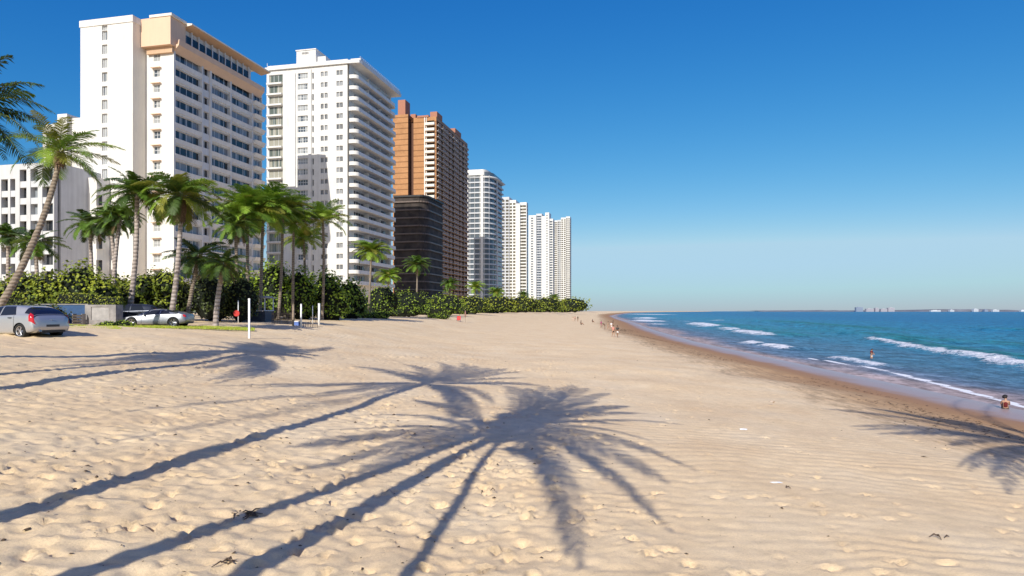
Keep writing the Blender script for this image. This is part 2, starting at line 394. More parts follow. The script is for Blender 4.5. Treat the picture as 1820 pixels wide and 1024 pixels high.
gl = t.new('ShaderNodeBsdfGlossy'); gl.inputs['Roughness'].default_value = .16; t.l(bp.outputs[0], gl.inputs['Normal'])
fr = t.new('ShaderNodeFresnel'); fr.inputs['IOR'].default_value = 1.33; t.l(bp.outputs[0], fr.inputs['Normal'])
ms = t.new('ShaderNodeMixShader')
t.l(t.math('MULTIPLY', t.math('MINIMUM', t.math('MULTIPLY', fr.outputs[0], .8), t.ramp(t.math('DIVIDE', o, 20.0), [(.20, .07), (.5, .28)])), t.math('SUBTRACT', 1.0, foam)), ms.inputs[0])
t.l(df.outputs[0], ms.inputs[1]); t.l(gl.outputs[0], ms.inputs[2]); t.l(ms.outputs[0], t.out.inputs['Surface'])
me.materials.append(t.mat)
tag(link('sea', me), 'blue sea with small white breakers rolling to the beach', None, None, 'structure')

# ================================================================ far shore across the bay
m_far = plain('far_land', (.16, .17, .19), .9, var=.25, scale=.01)
mb = MB(); rf = random.Random(3); D0 = 6000
pts = [(x, 7+rf.random()*9+(10 if 3900 < x < 4700 else 0)) for x in range(2300, 9001, 60)]
for (xa, ha), (xb, hb) in zip(pts[:-1], pts[1:]):
    mb.quad((xa, D0, 0), (xb, D0, 0), (xb, D0+60, hb), (xa, D0+60, ha)); mb.quad((xa, D0+60, ha), (xb, D0+60, hb), (xb, D0+900, hb*.6), (xa, D0+900, ha*.6))
tag(mb.build('far_shore', m_far), 'low hazy land along the far side of the bay', None, None, 'structure')
m_fb = [plain('far_block_white', (.55, .57, .60), .8, var=.05, scale=.02), plain('far_block_pink', (.40, .37, .40), .8, var=.08, scale=.02), plain('far_block_blue', (.22, .27, .36), .8, var=.08, scale=.02), plain('far_window_dark', (.2, .22, .26), .5)]
FARB = [(1522, 1534, 543, 2, 'bluish grey block at the left end of the far shore'), (1540, 1553, 547, 1, 'low pinkish block beside the bluish grey block on the far shore'), (1556, 1562, 545, 1, 'thin pinkish tower on the far shore'),
        (1566, 1577, 547.5, 1, 'low wide pinkish block in the middle of the far shore cluster'), (1579, 1590, 544.5, 1, 'tallest pinkish block on the right of the far shore cluster'),
        (1655, 1672, 551, 0, 'low white sheds on the far shore'), (1689, 1696, 550, 0, 'small white hut on the empty stretch of far shore'), (1731, 1739, 547.5, 0, 'bright white tall block alone on the far shore'),
        (1750, 1756, 549.5, 2, 'small bluish house on the far shore'), (1765, 1776, 549.8, 0, 'low pale house right of the bright white block on the far shore'), (1815, 1824, 550.5, 0, 'white building at the right end of the far shore')]
for (xa, xb, top, k, lab) in FARB:
    x0, x1 = (xa-CX)/F*(D0-40), (xb-CX)/F*(D0-40); h = EYE+(HY-top)*.68/F*(D0-40)
    r_ = thing('far_building', lab, 'building', ((x0+x1)/2, D0-40, 0), 0, 'buildings on the far shore'); w = (x1-x0)/2
    mb = MB(); mb.box(-w, w, 0, 30, 0, h); mb.box(-w*.5, w*.3, 5, 20, h, h+3); mb.build('wall', m_fb[k], r_)
    mb = MB()
    for q in range(max(1, int(h/8))): mb.box(-w*.9, w*.9, -.6, -.1, q*8+4, q*8+6.4)
    mb.build('window_band', m_fb[3], r_)
# ================================================================ high-rise row
TH = 12.7                                                     # the beach front runs 12.7 degrees right of the view axis
CT, ST = math.cos(R(TH)), math.sin(R(TH))
GB = 5.5                                                      # street level behind the beach
def loc_y(K, px, lx=0.0):
    """distance along the sea face (local y) at which photo column px meets the plane local x = lx of a building cornered at K"""
    r = (px-CX)/F; x0, y0 = K[0]+lx*CT, K[1]-lx*ST
    return (r*y0-x0)/(ST-r*CT)
def loc_x(K, px, ly=0.0):
    r = (px-CX)/F; x0, y0 = K[0]+ly*ST, K[1]+ly*CT
    return (r*y0-x0)/(CT+r*ST)
def loc_z(K, py, lx, ly):                                     # height over street level of photo row py at local (lx, ly)
    d = K[1]-lx*ST+ly*CT; return EYE-(py-HY)/F*d-GB
def wall(mb, ox, oy, rot, wd, z0, z1, rects=(), depth=.3, m=0, mr=None):
    c, s = math.cos(R(rot)), math.sin(R(rot)); U = (c, s); N = (s, -c); mr = m if mr is None else mr
    def P(u, z, d=0.0): return (ox+U[0]*u-N[0]*d, oy+U[1]*u-N[1]*d, z)
    us = sorted({0.0, wd, *[round(r[0], 4) for r in rects], *[round(r[1], 4) for r in rects]}); zs = sorted({z0, z1, *[round(r[2], 4) for r in rects], *[round(r[3], 4) for r in rects]})
    us = [u for u in us if 0 <= u <= wd]; zs = [z for z in zs if z0 <= z <= z1]
    for a, b in zip(us[:-1], us[1:]):
        run = None
        for e, f in zip(zs[:-1], zs[1:]):
            mu, mz = (a+b)/2, (e+f)/2
            hole = any(r[0] < mu < r[1] and r[2] < mz < r[3] for r in rects)
            if hole:
                if run is not None: mb.quad(P(a, run), P(b, run), P(b, e), P(a, e), m); run = None
            elif run is None: run = e
        if run is not None: mb.quad(P(a, run), P(b, run), P(b, z1), P(a, z1), m)
    for (a, b, e, f) in rects:
        mb.quad(P(a, e), P(b, e), P(b, e, depth), P(a, e, depth), mr); mb.quad(P(a, f, depth), P(b, f, depth), P(b, f), P(a, f), mr)
        mb.quad(P(a, e), P(a, e, depth), P(a, f, depth), P(a, f), mr); mb.quad(P(b, e, depth), P(b, e), P(b, f), P(b, f, depth), mr)
def win_mesh(name, w, h, cols, rows=1, bar=.07, gm=None, fm=None, fname=None):
    """glass of one window centred on its sill line, and the bars in front of it"""
    g = MB(); g.quad((-w/2, 0, 0), (w/2, 0, 0), (w/2, 0, h), (-w/2, 0, h))
    f = MB(); b = bar
    f.box(-w/2, w/2, -.06, .02, 0, b); f.box(-w/2, w/2, -.06, .02, h-b, h)
    for k in range(cols+1):
        x = -w/2+w*k/cols; x0 = min(max(x-b/2, -w/2), w/2-b); f.box(x0, x0+b, -.05, .02, b, h-b)
    for k in range(1, rows): f.box(-w/2, w/2, -.045, .02, h*k/rows-b/2, h*k/rows+b/2)
    return g.mesh(name, gm), f.mesh('frame', fm)
def put_win(parent, mm, x, y, z, rot, name='window'):
    o = link(name, mm[0], parent, (x, y, z), R(rot))
    if mm[1]: link('frame', mm[1], o)
    return o
def spot(ox, oy, rot, u, d):                                  # point u along a wall and d behind it
    c, s = math.cos(R(rot)), math.sin(R(rot)); return ox+c*u-s*d, oy+s*u+c*d
def building(name, label, K): return thing(name, label, 'apartment tower', (K[0], K[1], GB), -R(TH))

M_WHITE = plaster('white_plaster', (.77, .745, .69), .20); M_WARM = plaster('warm_white_plaster', (.80, .74, .63), .10)
M_PEACH = plaster('peach_plaster', (.74, .52, .36), .08); M_SOFFIT = plaster('tan_soffit', (.60, .40, .25), .1)
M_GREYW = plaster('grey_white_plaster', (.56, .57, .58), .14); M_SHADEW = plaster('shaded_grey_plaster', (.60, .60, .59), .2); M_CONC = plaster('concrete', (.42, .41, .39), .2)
M_FRAME = plain('window_frame_paint', (.66, .67, .67), .5); M_DFRAME = plain('dark_frame', (.16, .15, .15), .5)
M_GLASS = glass('window_glass', (.030, .036, .042), (.30, .31, .32), .52); M_GLASS2 = glass('pale_curtain_glass', (.07, .09, .11), (.46, .47, .46), .44)
M_DGLASS = glass('dark_glass', (.018, .02, .024), (.13, .13, .13), .62); M_BGLASS = glass('bluish_glass', (.06, .10, .15), (.34, .37, .40), .50)
M_GGLASS = glass('greenish_balcony_glass', (.10, .12, .10), (.42, .40, .32), .47); M_RAIL = plain('balcony_glass_rail', (.55, .60, .62), .15, var=.06, spec=.6)
M_BRICK = None

# ---------------------------------------------------------------- tower 1: white slab with a peach penthouse
K1 = (-62.7, 119.7); FL = 2.88
b1 = building('apartment_tower', 'big white slab tower nearest the palms with a peach coloured penthouse and tan eaves', K1)
yE = loc_y(K1, 466); xL = loc_x(K1, 258, 0); xW = loc_x(K1, 143, -3.1); xWr = loc_x(K1, 236, -3.1)
zPb = loc_z(K1, 84, 0, 0); zRoof = loc_z(K1, 30, 0, 0); zWt = loc_z(K1, 27, xWr, -3.1)
top0 = zPb-.35                                                # head height of the top storey
nfl = 16
heads = [top0-FL*k for k in range(nfl)]
wl_ = MB()
# sea face
cuts = [loc_y(K1, p) for p in (308, 311.5, 356.5, 361, 371.5, 376, 408, 410.5, 446, 449, 466)]
segA, segB, segC, segD, segE = (cuts[1], cuts[2]), (cuts[3], cuts[4]), (cuts[5], cuts[6]), (cuts[7], cuts[8]), (cuts[9], cuts[10]-.3)
rects = []
for h in heads:
    for (a, b), wh in ((segA, 1.75), (segB, 1.5), (segC, 1.7), (segD, 1.7), (segE, 1.85)): rects.append((a, b, h-.25-wh, h-.25))
wall(wl_, 0, 0, 90, yE, 0, zPb, rects, .45)
# front
rF = [(-xL-7.4+5.35, -xL-7.4+6.75, h-1.75, h-.45) for h in heads]
uF = loc_x(K1, 279, 0)-xL; rF = [(uF-.72, uF+.72, h-1.95, h-.55) for h in heads]
wall(wl_, xL, 0, 0, -xL, 0, zPb, rF, .22)
wl_.quad((0, yE, 0), (xL, yE, 0), (xL, yE, zPb), (0, yE, zPb)); wl_.quad((xL, yE, zPb), (xL, yE, 0), (xL, 0, 0), (xL, 0, zPb))
wl_.quad((xL, 0, zPb), (0, 0, zPb), (0, yE, zPb), (xL, yE, zPb))
# stair wing
uW = loc_x(K1, 186, -3.1)-xW; wfl = 2.55; wz = loc_z(K1, 44, loc_x(K1, 186, -3.1), -3.1)
rW = [(uW-.6, uW+.6, wz-1.0, wz-.1)]+[(uW-.6, uW+.6, wz-1.1-wfl*k-1.75, wz-1.1-wfl*k) for k in range(17)]
wall(wl_, xW, -3.1, 0, xWr-xW, 0, zWt-1.2, rW, .35)
wl_.box(xW-.12, xWr+.12, -3.25, yE*.55, zWt-1.2, zWt)
wl_.quad((xWr, -3.1, 0), (xWr, yE*.5, 0), (xWr, yE*.5, zWt-1.2), (xWr, -3.1, zWt-1.2), 1)
wl_.quad((xW, yE*.5, 0), (xW, -3.1, 0), (xW, -3.1, zWt-1.2), (xW, yE*.5, zWt-1.2)); wl_.quad((xWr, yE*.5, 0), (xW, yE*.5, 0), (xW, yE*.5, zWt-1.2), (xWr, yE*.5, zWt-1.2))
# narrow fins between the sea-face bays
for p in (308.5, 358.6, 373.5, 409, 447.5): y = loc_y(K1, p); wl_.box(.003, .24, y-.22, y+.22, 0, zPb-.02)
wl_.build('wall', [M_WHITE, M_WARM], b1)
for k in range(len(rW)):
    r_ = rW[k]; m_ = win_mesh('window', 1.2, r_[3]-r_[2], 2, 1, .09, M_GLASS2, M_FRAME) if k < 2 else m_
    put_win(b1, m_, *spot(xW, -3.1, 0, uW, .34), r_[2], 0)
mF = win_mesh('window', 1.44, 1.4, 2, 2, .07, M_GLASS2, M_FRAME)
cn = MB(); cn.box(-1.0, 1.0, -.55, 0, 0, .12); cn = cn.mesh('canopy', M_PEACH)
for r_ in rF:
    w_ = put_win(b1, mF, *spot(xL, 0, 0, uF, .21), r_[2], 0)
    link('canopy', cn, w_, (0, -.21, 1.55))
def bay(seg, wh, cols, gm, nm='window'):
    m_ = win_mesh(nm, seg[1]-seg[0], wh, cols, 1, .09, gm, M_FRAME)
    for h in heads: put_win(b1, m_, *spot(0, 0, 90, (seg[0]+seg[1])/2, .44), h-.25-wh, 90, nm)
bay(segA, 1.75, 4, M_GLASS); bay(segC, 1.7, 4, M_GLASS); bay(segD, 1.7, 3, M_GLASS); bay(segE, 1.85, 3, M_BGLASS, 'glazed_balcony')
mB = win_mesh('small_window', segB[1]-segB[0], 1.5, 2, 1, .07, M_DGLASS, M_FRAME)
for h in heads: put_win(b1, mB, *spot(0, 0, 90, (segB[0]+segB[1])/2, .44), h-1.75, 90, 'small_window')
def flare(seg, out, nm):                                      # outward-leaning parapet under each bay window
    mb = MB(); a, b = seg[0]-.25, seg[1]+.25; h = FL-1.5-.52
    p = [(.01, 0), (out*.55, 0), (out, h), (out-.12, h), (.01, h-.10)]
    n = len(p)
    mb.poly([(x, a, z) for x, z in p][::-1]); mb.poly([(x, b, z) for x, z in p])
    for i in range(n):
        j = (i+1) % n; mb.quad((p[i][0], a, p[i][1]), (p[j][0], a, p[j][1]), (p[j][0], b, p[j][1]), (p[i][0], b, p[i][1]))
    m_ = mb.mesh(nm, M_WHITE)
    for h0 in heads[:]: link(nm, m_, b1, (0, 0, h0-.25-1.72-h+.02))
flare(segA, .32, 'parapet'); flare(segC, .42, 'parapet'); flare(segD, .3, 'parapet'); flare(segE, 1.0, 'balcony')
# penthouse: peach front block, long parapet, gallery glazing, thin tan roof
zs0, zs1 = zPb, zRoof; yR = loc_y(K1, 478, 1.6)
ph = MB()
ph.box(xL-.1, .55, -1.3, 2.6, zs0+.05, zs1-.45); ph.box(xL+.8, .25, -.55, .02, zs0-1.1, zs0+.04, 1)
mbp = MB(); a = .02
prof = [(.05, zs0-.9), (1.25, zs0+.35), (1.35, zs0+1.35), (1.2, zs0+1.35), (1.0, zs0+.55), (.05, zs0+.35)]
for i in range(len(prof)):
    j = (i+1) % len(prof); mbp.quad((prof[i][0], .0, prof[i][1]), (prof[j][0], .0, prof[j][1]), (prof[j][0], yR-1.2, prof[j][1]), (prof[i][0], yR-1.2, prof[i][1]))
mbp.poly([(x, 0, z) for x, z in prof][::-1]); mbp.poly([(x, yR-1.2, z) for x, z in prof])
pent = ph.build('penthouse', [M_PEACH, M_SOFFIT], b1)
mbp.build('parapet', M_PEACH, pent)
ph = MB(); ph.quad((-.3, 2.6, zs0+.3), (-.3, yR-4, zs0+.3), (-.3, yR-4, zs1-.4), (-.3, 2.6, zs1-.4)); ph.quad((xL, 2.6, zs1-.4), (xL, 2.6, zs0), (xL, yE, zs0), (xL, yE, zs1-.4)); ph.build('gallery_wall', M_WHITE, pent)
rf_ = MB(); rf_.box(xL+2.2, .9, -1.45, 2.5, zs1-.42, zs1+.05); 
pr = [(-.4, zs1-1.0), (2.0, zs1-.62), (2.05, zs1-.36), (-.4, zs1+.02)]
for i in range(4):
    j = (i+1) % 4; rf_.quad((pr[i][0], 2.5, pr[i][1]), (pr[j][0], 2.5, pr[j][1]), (pr[j][0], yR, pr[j][1]), (pr[i][0], yR, pr[i][1]), 1 if i == 0 else 0)
rf_.poly([(x, yR, z) for x, z in pr]); rf_.poly([(x, 2.5, z) for x, z in pr][::-1])
rf_.quad((xL, 2.5, zs1), (-.4, 2.5, zs1+.02), (-.4, yE, zs1+.02), (xL, yE, zs1))
rf_.build('roof', [M_WARM, M_SOFFIT], b1)
ys = 2.9; k = 0; gw = (yR-5.2-ys)/10
mg = win_mesh('gallery_window', gw-.25, 2.35, 1, 1, .08, M_DGLASS, M_FRAME)
for k in range(10): put_win(pent, (mg[0], None), .0, ys+gw*(k+.5), zs0+1.25, 90, 'gallery_window')
pf = MB()
for k in range(11): pf.box(-.2, .12, ys+gw*k-.12, ys+gw*k+.12, zs0+.3, zs1-.7)
pf.build('mullions', M_FRAME, pent)
# low podium wing on the landward side with big dark openings
pw = MB(); zP = loc_z(K1, 318, xW, -6.0); xP = loc_x(K1, 98, -6.0); xP2 = loc_x(K1, 172, -6.0)
rP = []
for k in range(5):
    for u0, u1 in ((.8, 1.7), (1.95, 2.9), (4.2, 5.5)): rP.append((u0, u1, zP-1.4-3.3*k-2.0, zP-1.4-3.3*k))
for k in range(4): rP.append((9.0, 10.3, zP-3.2-3.9*k-1.9, zP-3.2-3.9*k))
wall(pw, xP, -6.0, 0, xP2-xP, 0, zP, rP, .5); pw.quad((xP2, -6, 0), (xP2, -3.2, 0), (xP2, -3.2, zP), (xP2, -6, zP)); pw.quad((xP, -6, zP), (xP2, -6, zP), (xP2, 8, zP), (xP, 8, zP)); pw.quad((xP, 8, 0), (xP, -6, 0), (xP, -6, zP), (xP, 8, zP))
pod = pw.build('podium', M_WHITE, b1)
for (a, b, e, f) in rP:
    x, y = spot(xP, -6.0, 0, (a+b)/2, .48); m_ = MB(); m_.quad((-(b-a)/2, 0, 0), ((b-a)/2, 0, 0), ((b-a)/2, 0, f-e), (-(b-a)/2, 0, f-e)); m_.build('podium_window', M_DGLASS, pod, loc=(x, y, e))

# ---------------------------------------------------------------- tower 0: low grey-white block at the left edge
K0 = (-86.0, 112.0); 
b0 = building('apartment_tower', 'low shaded grey white block with tall dark window strips behind the leaning palm', K0)
x0l, x0r = loc_x(K0, -70), loc_x(K0, 96); z0t = loc_z(K0, 298, x0l, 0)
w0 = MB(); rr = []
strips = [(loc_x(K0, a)-x0l, loc_x(K0, b)-x0l) for a, b in ((-60, -40), (-30, -8), (2, 14), (18, 27), (35, 47), (54, 67), (75, 94))]
for (a, b) in strips: rr.append((a, b, 2, z0t-1.0 if a > strips[4][0]-.1 else z0t-2.5))
wall(w0, x0l, 0, 0, x0r-x0l, 0, z0t, rr, .9)
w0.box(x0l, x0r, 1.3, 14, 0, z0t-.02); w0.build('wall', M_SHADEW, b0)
for n_, (a, b) in enumerate(strips):
    k = 0
    zt = rr[n_][3]
    while zt-2.9*(k+1) > 2:
        m_ = MB(); w = b-a
        m_.quad((-w/2, .55, 0), (w/2, .55, 0), (w/2, .55, 2.15), (-w/2, .55, 2.15))
        o = m_.build('window', M_DGLASS if n_ != 5 else M_BGLASS, b0, loc=(x0l+(a+b)/2, .3, zt-2.9*(k+1)+.75))
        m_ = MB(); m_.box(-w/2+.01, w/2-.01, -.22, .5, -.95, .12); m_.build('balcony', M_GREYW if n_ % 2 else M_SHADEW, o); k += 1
K0b = (-103.0, 160.0)
b0b = building('apartment_tower', 'plain pale tower whose stepped top shows above the leaning palm', K0b)
xa, xb, xc = loc_x(K0b, 76), loc_x(K0b, 107), loc_x(K0b, 150)
mb = MB(); zt1, zt2 = loc_z(K0b, 222, xa, 0), loc_z(K0b, 205, xb, 0); mb.box(xa, xb, 0, 12, 0, zt1); mb.box(xb, loc_x(K0b, 124), -.8, 10, 0, zt2); mb.box(loc_x(K0b, 124), xc, .5, 12, 0, zt2-.8); mb.build('wall', M_WHITE, b0b)
for k in range(12):
    m_ = MB(); m_.box(xa+1.2, xb-1, -.06, .1, zt1-3.6-k*3.1, zt1-2.0-k*3.1); m_.build('window', M_DGLASS, b0b)

# ---------------------------------------------------------------- tower 2: white tower with wrap-round balconies
dK2 = 166.0; K2 = ((617.5-CX)/F*dK2, dK2); F2 = 2.78
b2 = building('apartment_tower', 'white tower with paired small windows on the front and long curved balconies facing the sea', K2)
xl2 = loc_x(K2, 474); zt2 = loc_z(K2, 107, 0, 0); yE2 = loc_y(K2, 707, 2.8)
h2 = [loc_z(K2, 121, 0, 0)-F2*k for k in range(20)]
def ux(px): return loc_x(K2, px)-xl2
wb = MB(); r2 = []
cb0, cb1 = ux(478), ux(502.5)
for h in h2:
    r2 += [(cb0, cb1, h-2.35, h-.1)]
    r2 += [(ux(529), ux(547), h-1.75, h-.25), (ux(554.8), ux(557.6), h-2.0, h-.4)]
    for p in (572.5, 579.5, 600.5, 606.5): r2.append((ux(p)-.42, ux(p)+.42, h-1.6, h-.35))
wall(wb, xl2, 0, 0, -xl2, 0, zt2-1.0, r2, .3)
wb.quad((0, 0, 0), (0, 2.4, 0), (0, 2.4, zt2-1), (0, 0, zt2-1)); wb.quad((0.0, 2.4, 0), (.5, 2.4, 0), (.5, 2.4, zt2-1), (0, 2.4, zt2-1))
rs = [(3.2, yE2-2, h-2.2, h-.2) for h in h2]
wall(wb, .5, 0.0, 90, yE2+.5, 0, zt2-1.0, [(2.6, yE2-.6, h-2.3, h-.15) for h in h2], .35)
wb.quad((.5, yE2+.5, 0), (xl2, yE2+.5, 0), (xl2, yE2+.5, zt2-1), (.5, yE2+.5, zt2-1)); wb.quad((xl2, yE2, 0), (xl2, 0, 0), (xl2, 0, zt2-1), (xl2, yE2, zt2-1))
# shallow pilaster planes
wb.box(ux(505)+xl2, ux(526)+xl2, -.35, -.003, 0, zt2-2.2); wb.box(ux(549)+xl2, ux(553.8)+xl2, -.3, -.003, 0, zt2-1.6)
wb.build('wall', M_WHITE, b2)
m_m = win_mesh('window', ux(547)-ux(529), 1.5, 4, 2, .08, M_GLASS2, M_FRAME); m_s = win_mesh('window', .84, 1.25, 2, 1, .07, M_GLASS, M_FRAME)
m_sl = win_mesh('slit_window', ux(557.6)-ux(554.8), 1.6, 1, 1, .06, M_DGLASS, M_FRAME); m_bl = win_mesh('glass_door', cb1-cb0, 2.25, 3, 1, .08, M_GGLASS, M_FRAME)
br = MB(); br.box(-(cb1-cb0)/2-.35, (cb1-cb0)/2, -1.0, -.32, -.42, .0); br.box(-(cb1-cb0)/2-.35, -(cb1-cb0)/2-.28, -1.0, -.32, 0, .25)
br = br.mesh('balcony', M_WHITE)
for k, h in enumerate(h2):
    put_win(b2, m_m, *spot(xl2, 0, 0, (ux(529)+ux(547))/2, .29), h-1.75, 0)
    for p in (572.5, 579.5, 600.5, 606.5): put_win(b2, m_s, *spot(xl2, 0, 0, ux(p), .29), h-1.6, 0)
    put_win(b2, m_sl, *spot(xl2, 0, 0, ux(556.2), .29), h-2.0, 0, 'slit_window')
    o = put_win(b2, m_bl, *spot(xl2, 0, 0, (cb0+cb1)/2, .29), h-2.35, 0, 'glass_door'); link('balcony', br, o)
# long sea-side glazing per storey
for k, h in enumerate(h2):
    mbw = win_mesh('window_band', yE2-.6-2.6, 2.15, 15, 1, .10, M_GLASS, M_FRAME) if k == 0 else mbw
    put_win(b2, mbw, *spot(.5, 0, 90, (yE2+2.0)/2, .34), h-2.3, 90, 'window_band')
def plan(out, ys, y_end, r=1.5, n=6):
    pts = [(.0, ys)]
    for i in range(n+1):
        a = -math.pi/2+math.pi/2*i/n; pts.append((out-r+r*math.cos(a)*1.0, ys+r*.8+r*.8*math.sin(a)))
    pts += [(out, y_end-2.0), (out-.8, y_end), (.0, y_end)]
    return pts
def offs(pts, d):
    return [(max(p[0]-d, 0) if p[0] > .01 else p[0], p[1]+(d if p[1] < 2 else (-d if p[1] > yE2-1 else 0))) for p in pts]
def balc(out, ys, nm, big=False):
    P_ = plan(out, ys, yE2); I_ = offs(P_, .14); s_ = MB(); s_.prism(P_, -.2, 0)
    n = len(P_); ht = .72
    for i in range(n-1):
        a, b = P_[i], P_[i+1]; c, d = I_[i], I_[i+1]
        s_.quad((*a, .0), (*b, .0), (*b, ht), (*a, ht)); s_.quad((*d, .0), (*c, .0), (*c, ht), (*d, ht)); s_.quad((*a, ht), (*b, ht), (*d, ht), (*c, ht))
    return s_.mesh(nm, M_WHITE)
ma = balc(2.2, -.05, 'balcony'); mb_ = balc(2.45, -.35, 'balcony')
for k, h in enumerate(h2):
    if k >= 1: link('balcony', ma if k % 3 else mb_, b2, (0.52, 0, h-F2+.32-.05))
link('balcony', ma, b2, (.52, 0, h2[0]-F2+.3))
# party walls that divide the balconies
dv = MB()
for k, h in enumerate(h2):
    for q in (.33, .62, .86): dv.box(.52, 1.9, yE2*q-.06, yE2*q+.06, h-F2+.35, h-.1)
dv.build('balcony_dividers', M_WHITE, b2)
rf_ = MB(); rf_.prism([(xl2-.3, -.4), (xl2+7, -.55), (.2, -.5), (3.4, -.2), (3.6, 1.2), (3.6, yE2+.8), (xl2-.3, yE2+.8)], zt2-.95, zt2-.15); rf_.prism([(xl2+.2, .1), (0, .1), (0, yE2), (xl2+.2, yE2)], zt2-.16, zt2+.35)
rf_.prism([(.6, .6), (3.35, .6), (3.35, yE2+.6), (.6, yE2+.6)], zt2-.16, zt2+.5)
rf_.build('roof', M_WHITE, b2)
xa, xb = loc_x(K2, 527, 5), loc_x(K2, 561, 5); zb = loc_z(K2, 88, xb, 5)
mb = MB(); mb.box(xa, xb, 5, 11, zt2-.1, zb); mb.box(xa-.2, xb+.2, 4.8, 11.2, zb, zb+.25); mb.box(xb, xb+2.4, 6, 11, zt2-.1, zb-1.6); lp = mb.build('lift_house', M_WHITE, b2)
mb = MB()
for q in range(5): mb.box(xa+1.6+q*.42, xa+1.85+q*.42, 4.93, 4.99, zb-1.0, zb-.45)
mb.build('vent_grille', M_DFRAME, lp)
mb = MB()
for q in range(14): mb.box(xl2+.1, xl2+.2, q*1.6, q*1.6+.08, zt2+.3, zt2+1.1)
for q in range(26): y = q*1.0+.6; mb.box(3.2, 3.26, y, y+.05, zt2+.48, zt2+.95)
mb.box(3.2, 3.26, .6, yE2, zt2+.93, zt2+1.0); mb.build('roof_railing', M_FRAME, b2)

# ---------------------------------------------------------------- tower 3: brown brick tower
def brick_mat(name, c1, c2, zs, zw=.22):
    t = NT(name); n = t.noise(.22, 6, .7); f = t.noise(2.5, 6, .75, stretch=(.5, .5, 2.4))
    w = t.new('ShaderNodeTexWave', wave_type='BANDS', bands_direction='Z'); w.inputs['Scale'].default_value = zs; w.inputs['Distortion'].default_value = .5; w.inputs['Detail Scale'].default_value = .4
    t.l(t.co.outputs['Object'], w.inputs['Vector'])
    col = t.mix(c1, c2, t.ramp(f, [(.35, 0.0), (.65, 1.0)])); col = t.mix(col, t.ramp(n, [(.3, .78), (.7, 1.1)]), 1.0, 'MULTIPLY')
    col = t.mix(col, [x*.35 for x in c1], t.math('MULTIPLY', t.ramp(w.outputs['Fac'], [(.0, 1.0), (.12, .0)]), .8))
    return t.set(col, .85, 0, .2)
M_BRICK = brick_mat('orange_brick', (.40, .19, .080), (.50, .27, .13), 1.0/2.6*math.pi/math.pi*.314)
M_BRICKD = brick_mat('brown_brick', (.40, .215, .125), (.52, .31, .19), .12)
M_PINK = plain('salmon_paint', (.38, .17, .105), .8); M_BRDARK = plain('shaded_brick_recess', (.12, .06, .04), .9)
K3 = ((775.5-CX)/F*300, 300.0); F3 = 2.6
b3 = building('apartment_tower', 'tall brown brick tower with an orange sunlit end and a white balcony column', K3)
xl3 = loc_x(K3, 700); yE3 = loc_y(K3, 831); z3 = loc_z(K3, 207, 0, 0); xr0, xr1 = loc_x(K3, 727), loc_x(K3, 735)
wb = MB(); wall(wb, xr1, 0, 0, loc_x(K3, 755)-xr1, 0, z3); wall(wb, xl3, -1.2, 0, xr0-xl3, 0, z3+1.6); wb.quad((xr0, -1.2, 0), (xr0, 2.5, 0), (xr0, 2.5, z3+1.6), (xr0, -1.2, z3+1.6), 1)
wall(wb, xr0, 2.5, 0, xr1-xr0, 0, z3-1, m=1); wb.quad((xr1, 2.5, 0), (xr1, 0, 0), (xr1, 0, z3), (xr1, 2.5, z3), 1)
wb.quad((xl3, -1.2, z3+1.6), (xr0, -1.2, z3+1.6), (xr0, 20, z3+1.6), (xl3, 20, z3+1.6))
xb0, xb1 = loc_x(K3, 756), loc_x(K3, 775.5)
nf3 = 33; h3 = [z3-1.6-F3*k for k in range(nf3)]
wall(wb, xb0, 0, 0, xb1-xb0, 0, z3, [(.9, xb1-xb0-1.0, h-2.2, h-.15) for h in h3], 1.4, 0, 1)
ns = 9; sw = yE3/ns; recs = []
for h in h3:
    for q in range(ns): recs.append((sw*q+sw*.16, sw*q+sw*.84, h-2.15, h-.2))
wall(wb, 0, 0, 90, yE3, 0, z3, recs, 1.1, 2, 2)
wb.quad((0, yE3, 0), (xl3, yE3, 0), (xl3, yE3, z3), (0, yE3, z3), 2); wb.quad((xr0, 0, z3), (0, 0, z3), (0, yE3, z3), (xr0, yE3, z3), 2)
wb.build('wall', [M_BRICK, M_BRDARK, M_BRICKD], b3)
m_ = MB(); w = xb1-xb0
m_.box(xb0+.3, xb1-.6, -1.3, -.003, 0, .95); m_.box(xb0+.3, xb1-.6, -1.3, 0.0, -.2, -.01, 0)
bal = m_.mesh('balcony', M_WARM); m_ = MB(); m_.box(xb0+.9, xb1-1.0, 1.3, 1.36, 0, 2.05); gd = m_.mesh('glass_door', M_DGLASS)
sb = MB(); sg = MB(); sfr = MB()
for q in range(ns):
    y0, y1 = sw*q+sw*.10, sw*q+sw*.90; out = 1.2 if q % 3 == 1 else .8
    sb.box(.003, out, y0, y1, -.22, -.02, 1); sb.box(out-.12, out, y0, y1, -.02, .72, 0 if q % 3 else 0); sb.box(out-.14, out+.02, y0, y1, .72, .80, 1)
    sg.box(-1.08, -1.02, sw*q+sw*.16, sw*q+sw*.84, 0, 1.95)
sbm = sb.mesh('sea_balcony', [M_BRICKD, M_GREYW]); sgm = sg.mesh('window_band', M_DGLASS)
for h in h3:
    link('balcony', bal, b3, (0, 0, h-2.2)); link('glass_door', gd, b3, (0, 0, h-2.2)); link('sea_balcony', sbm, b3, (0, 0, h-2.2)); link('window_band', sgm, b3, (0, 0, h-2.15))
xpa = loc_x(K3, 705)
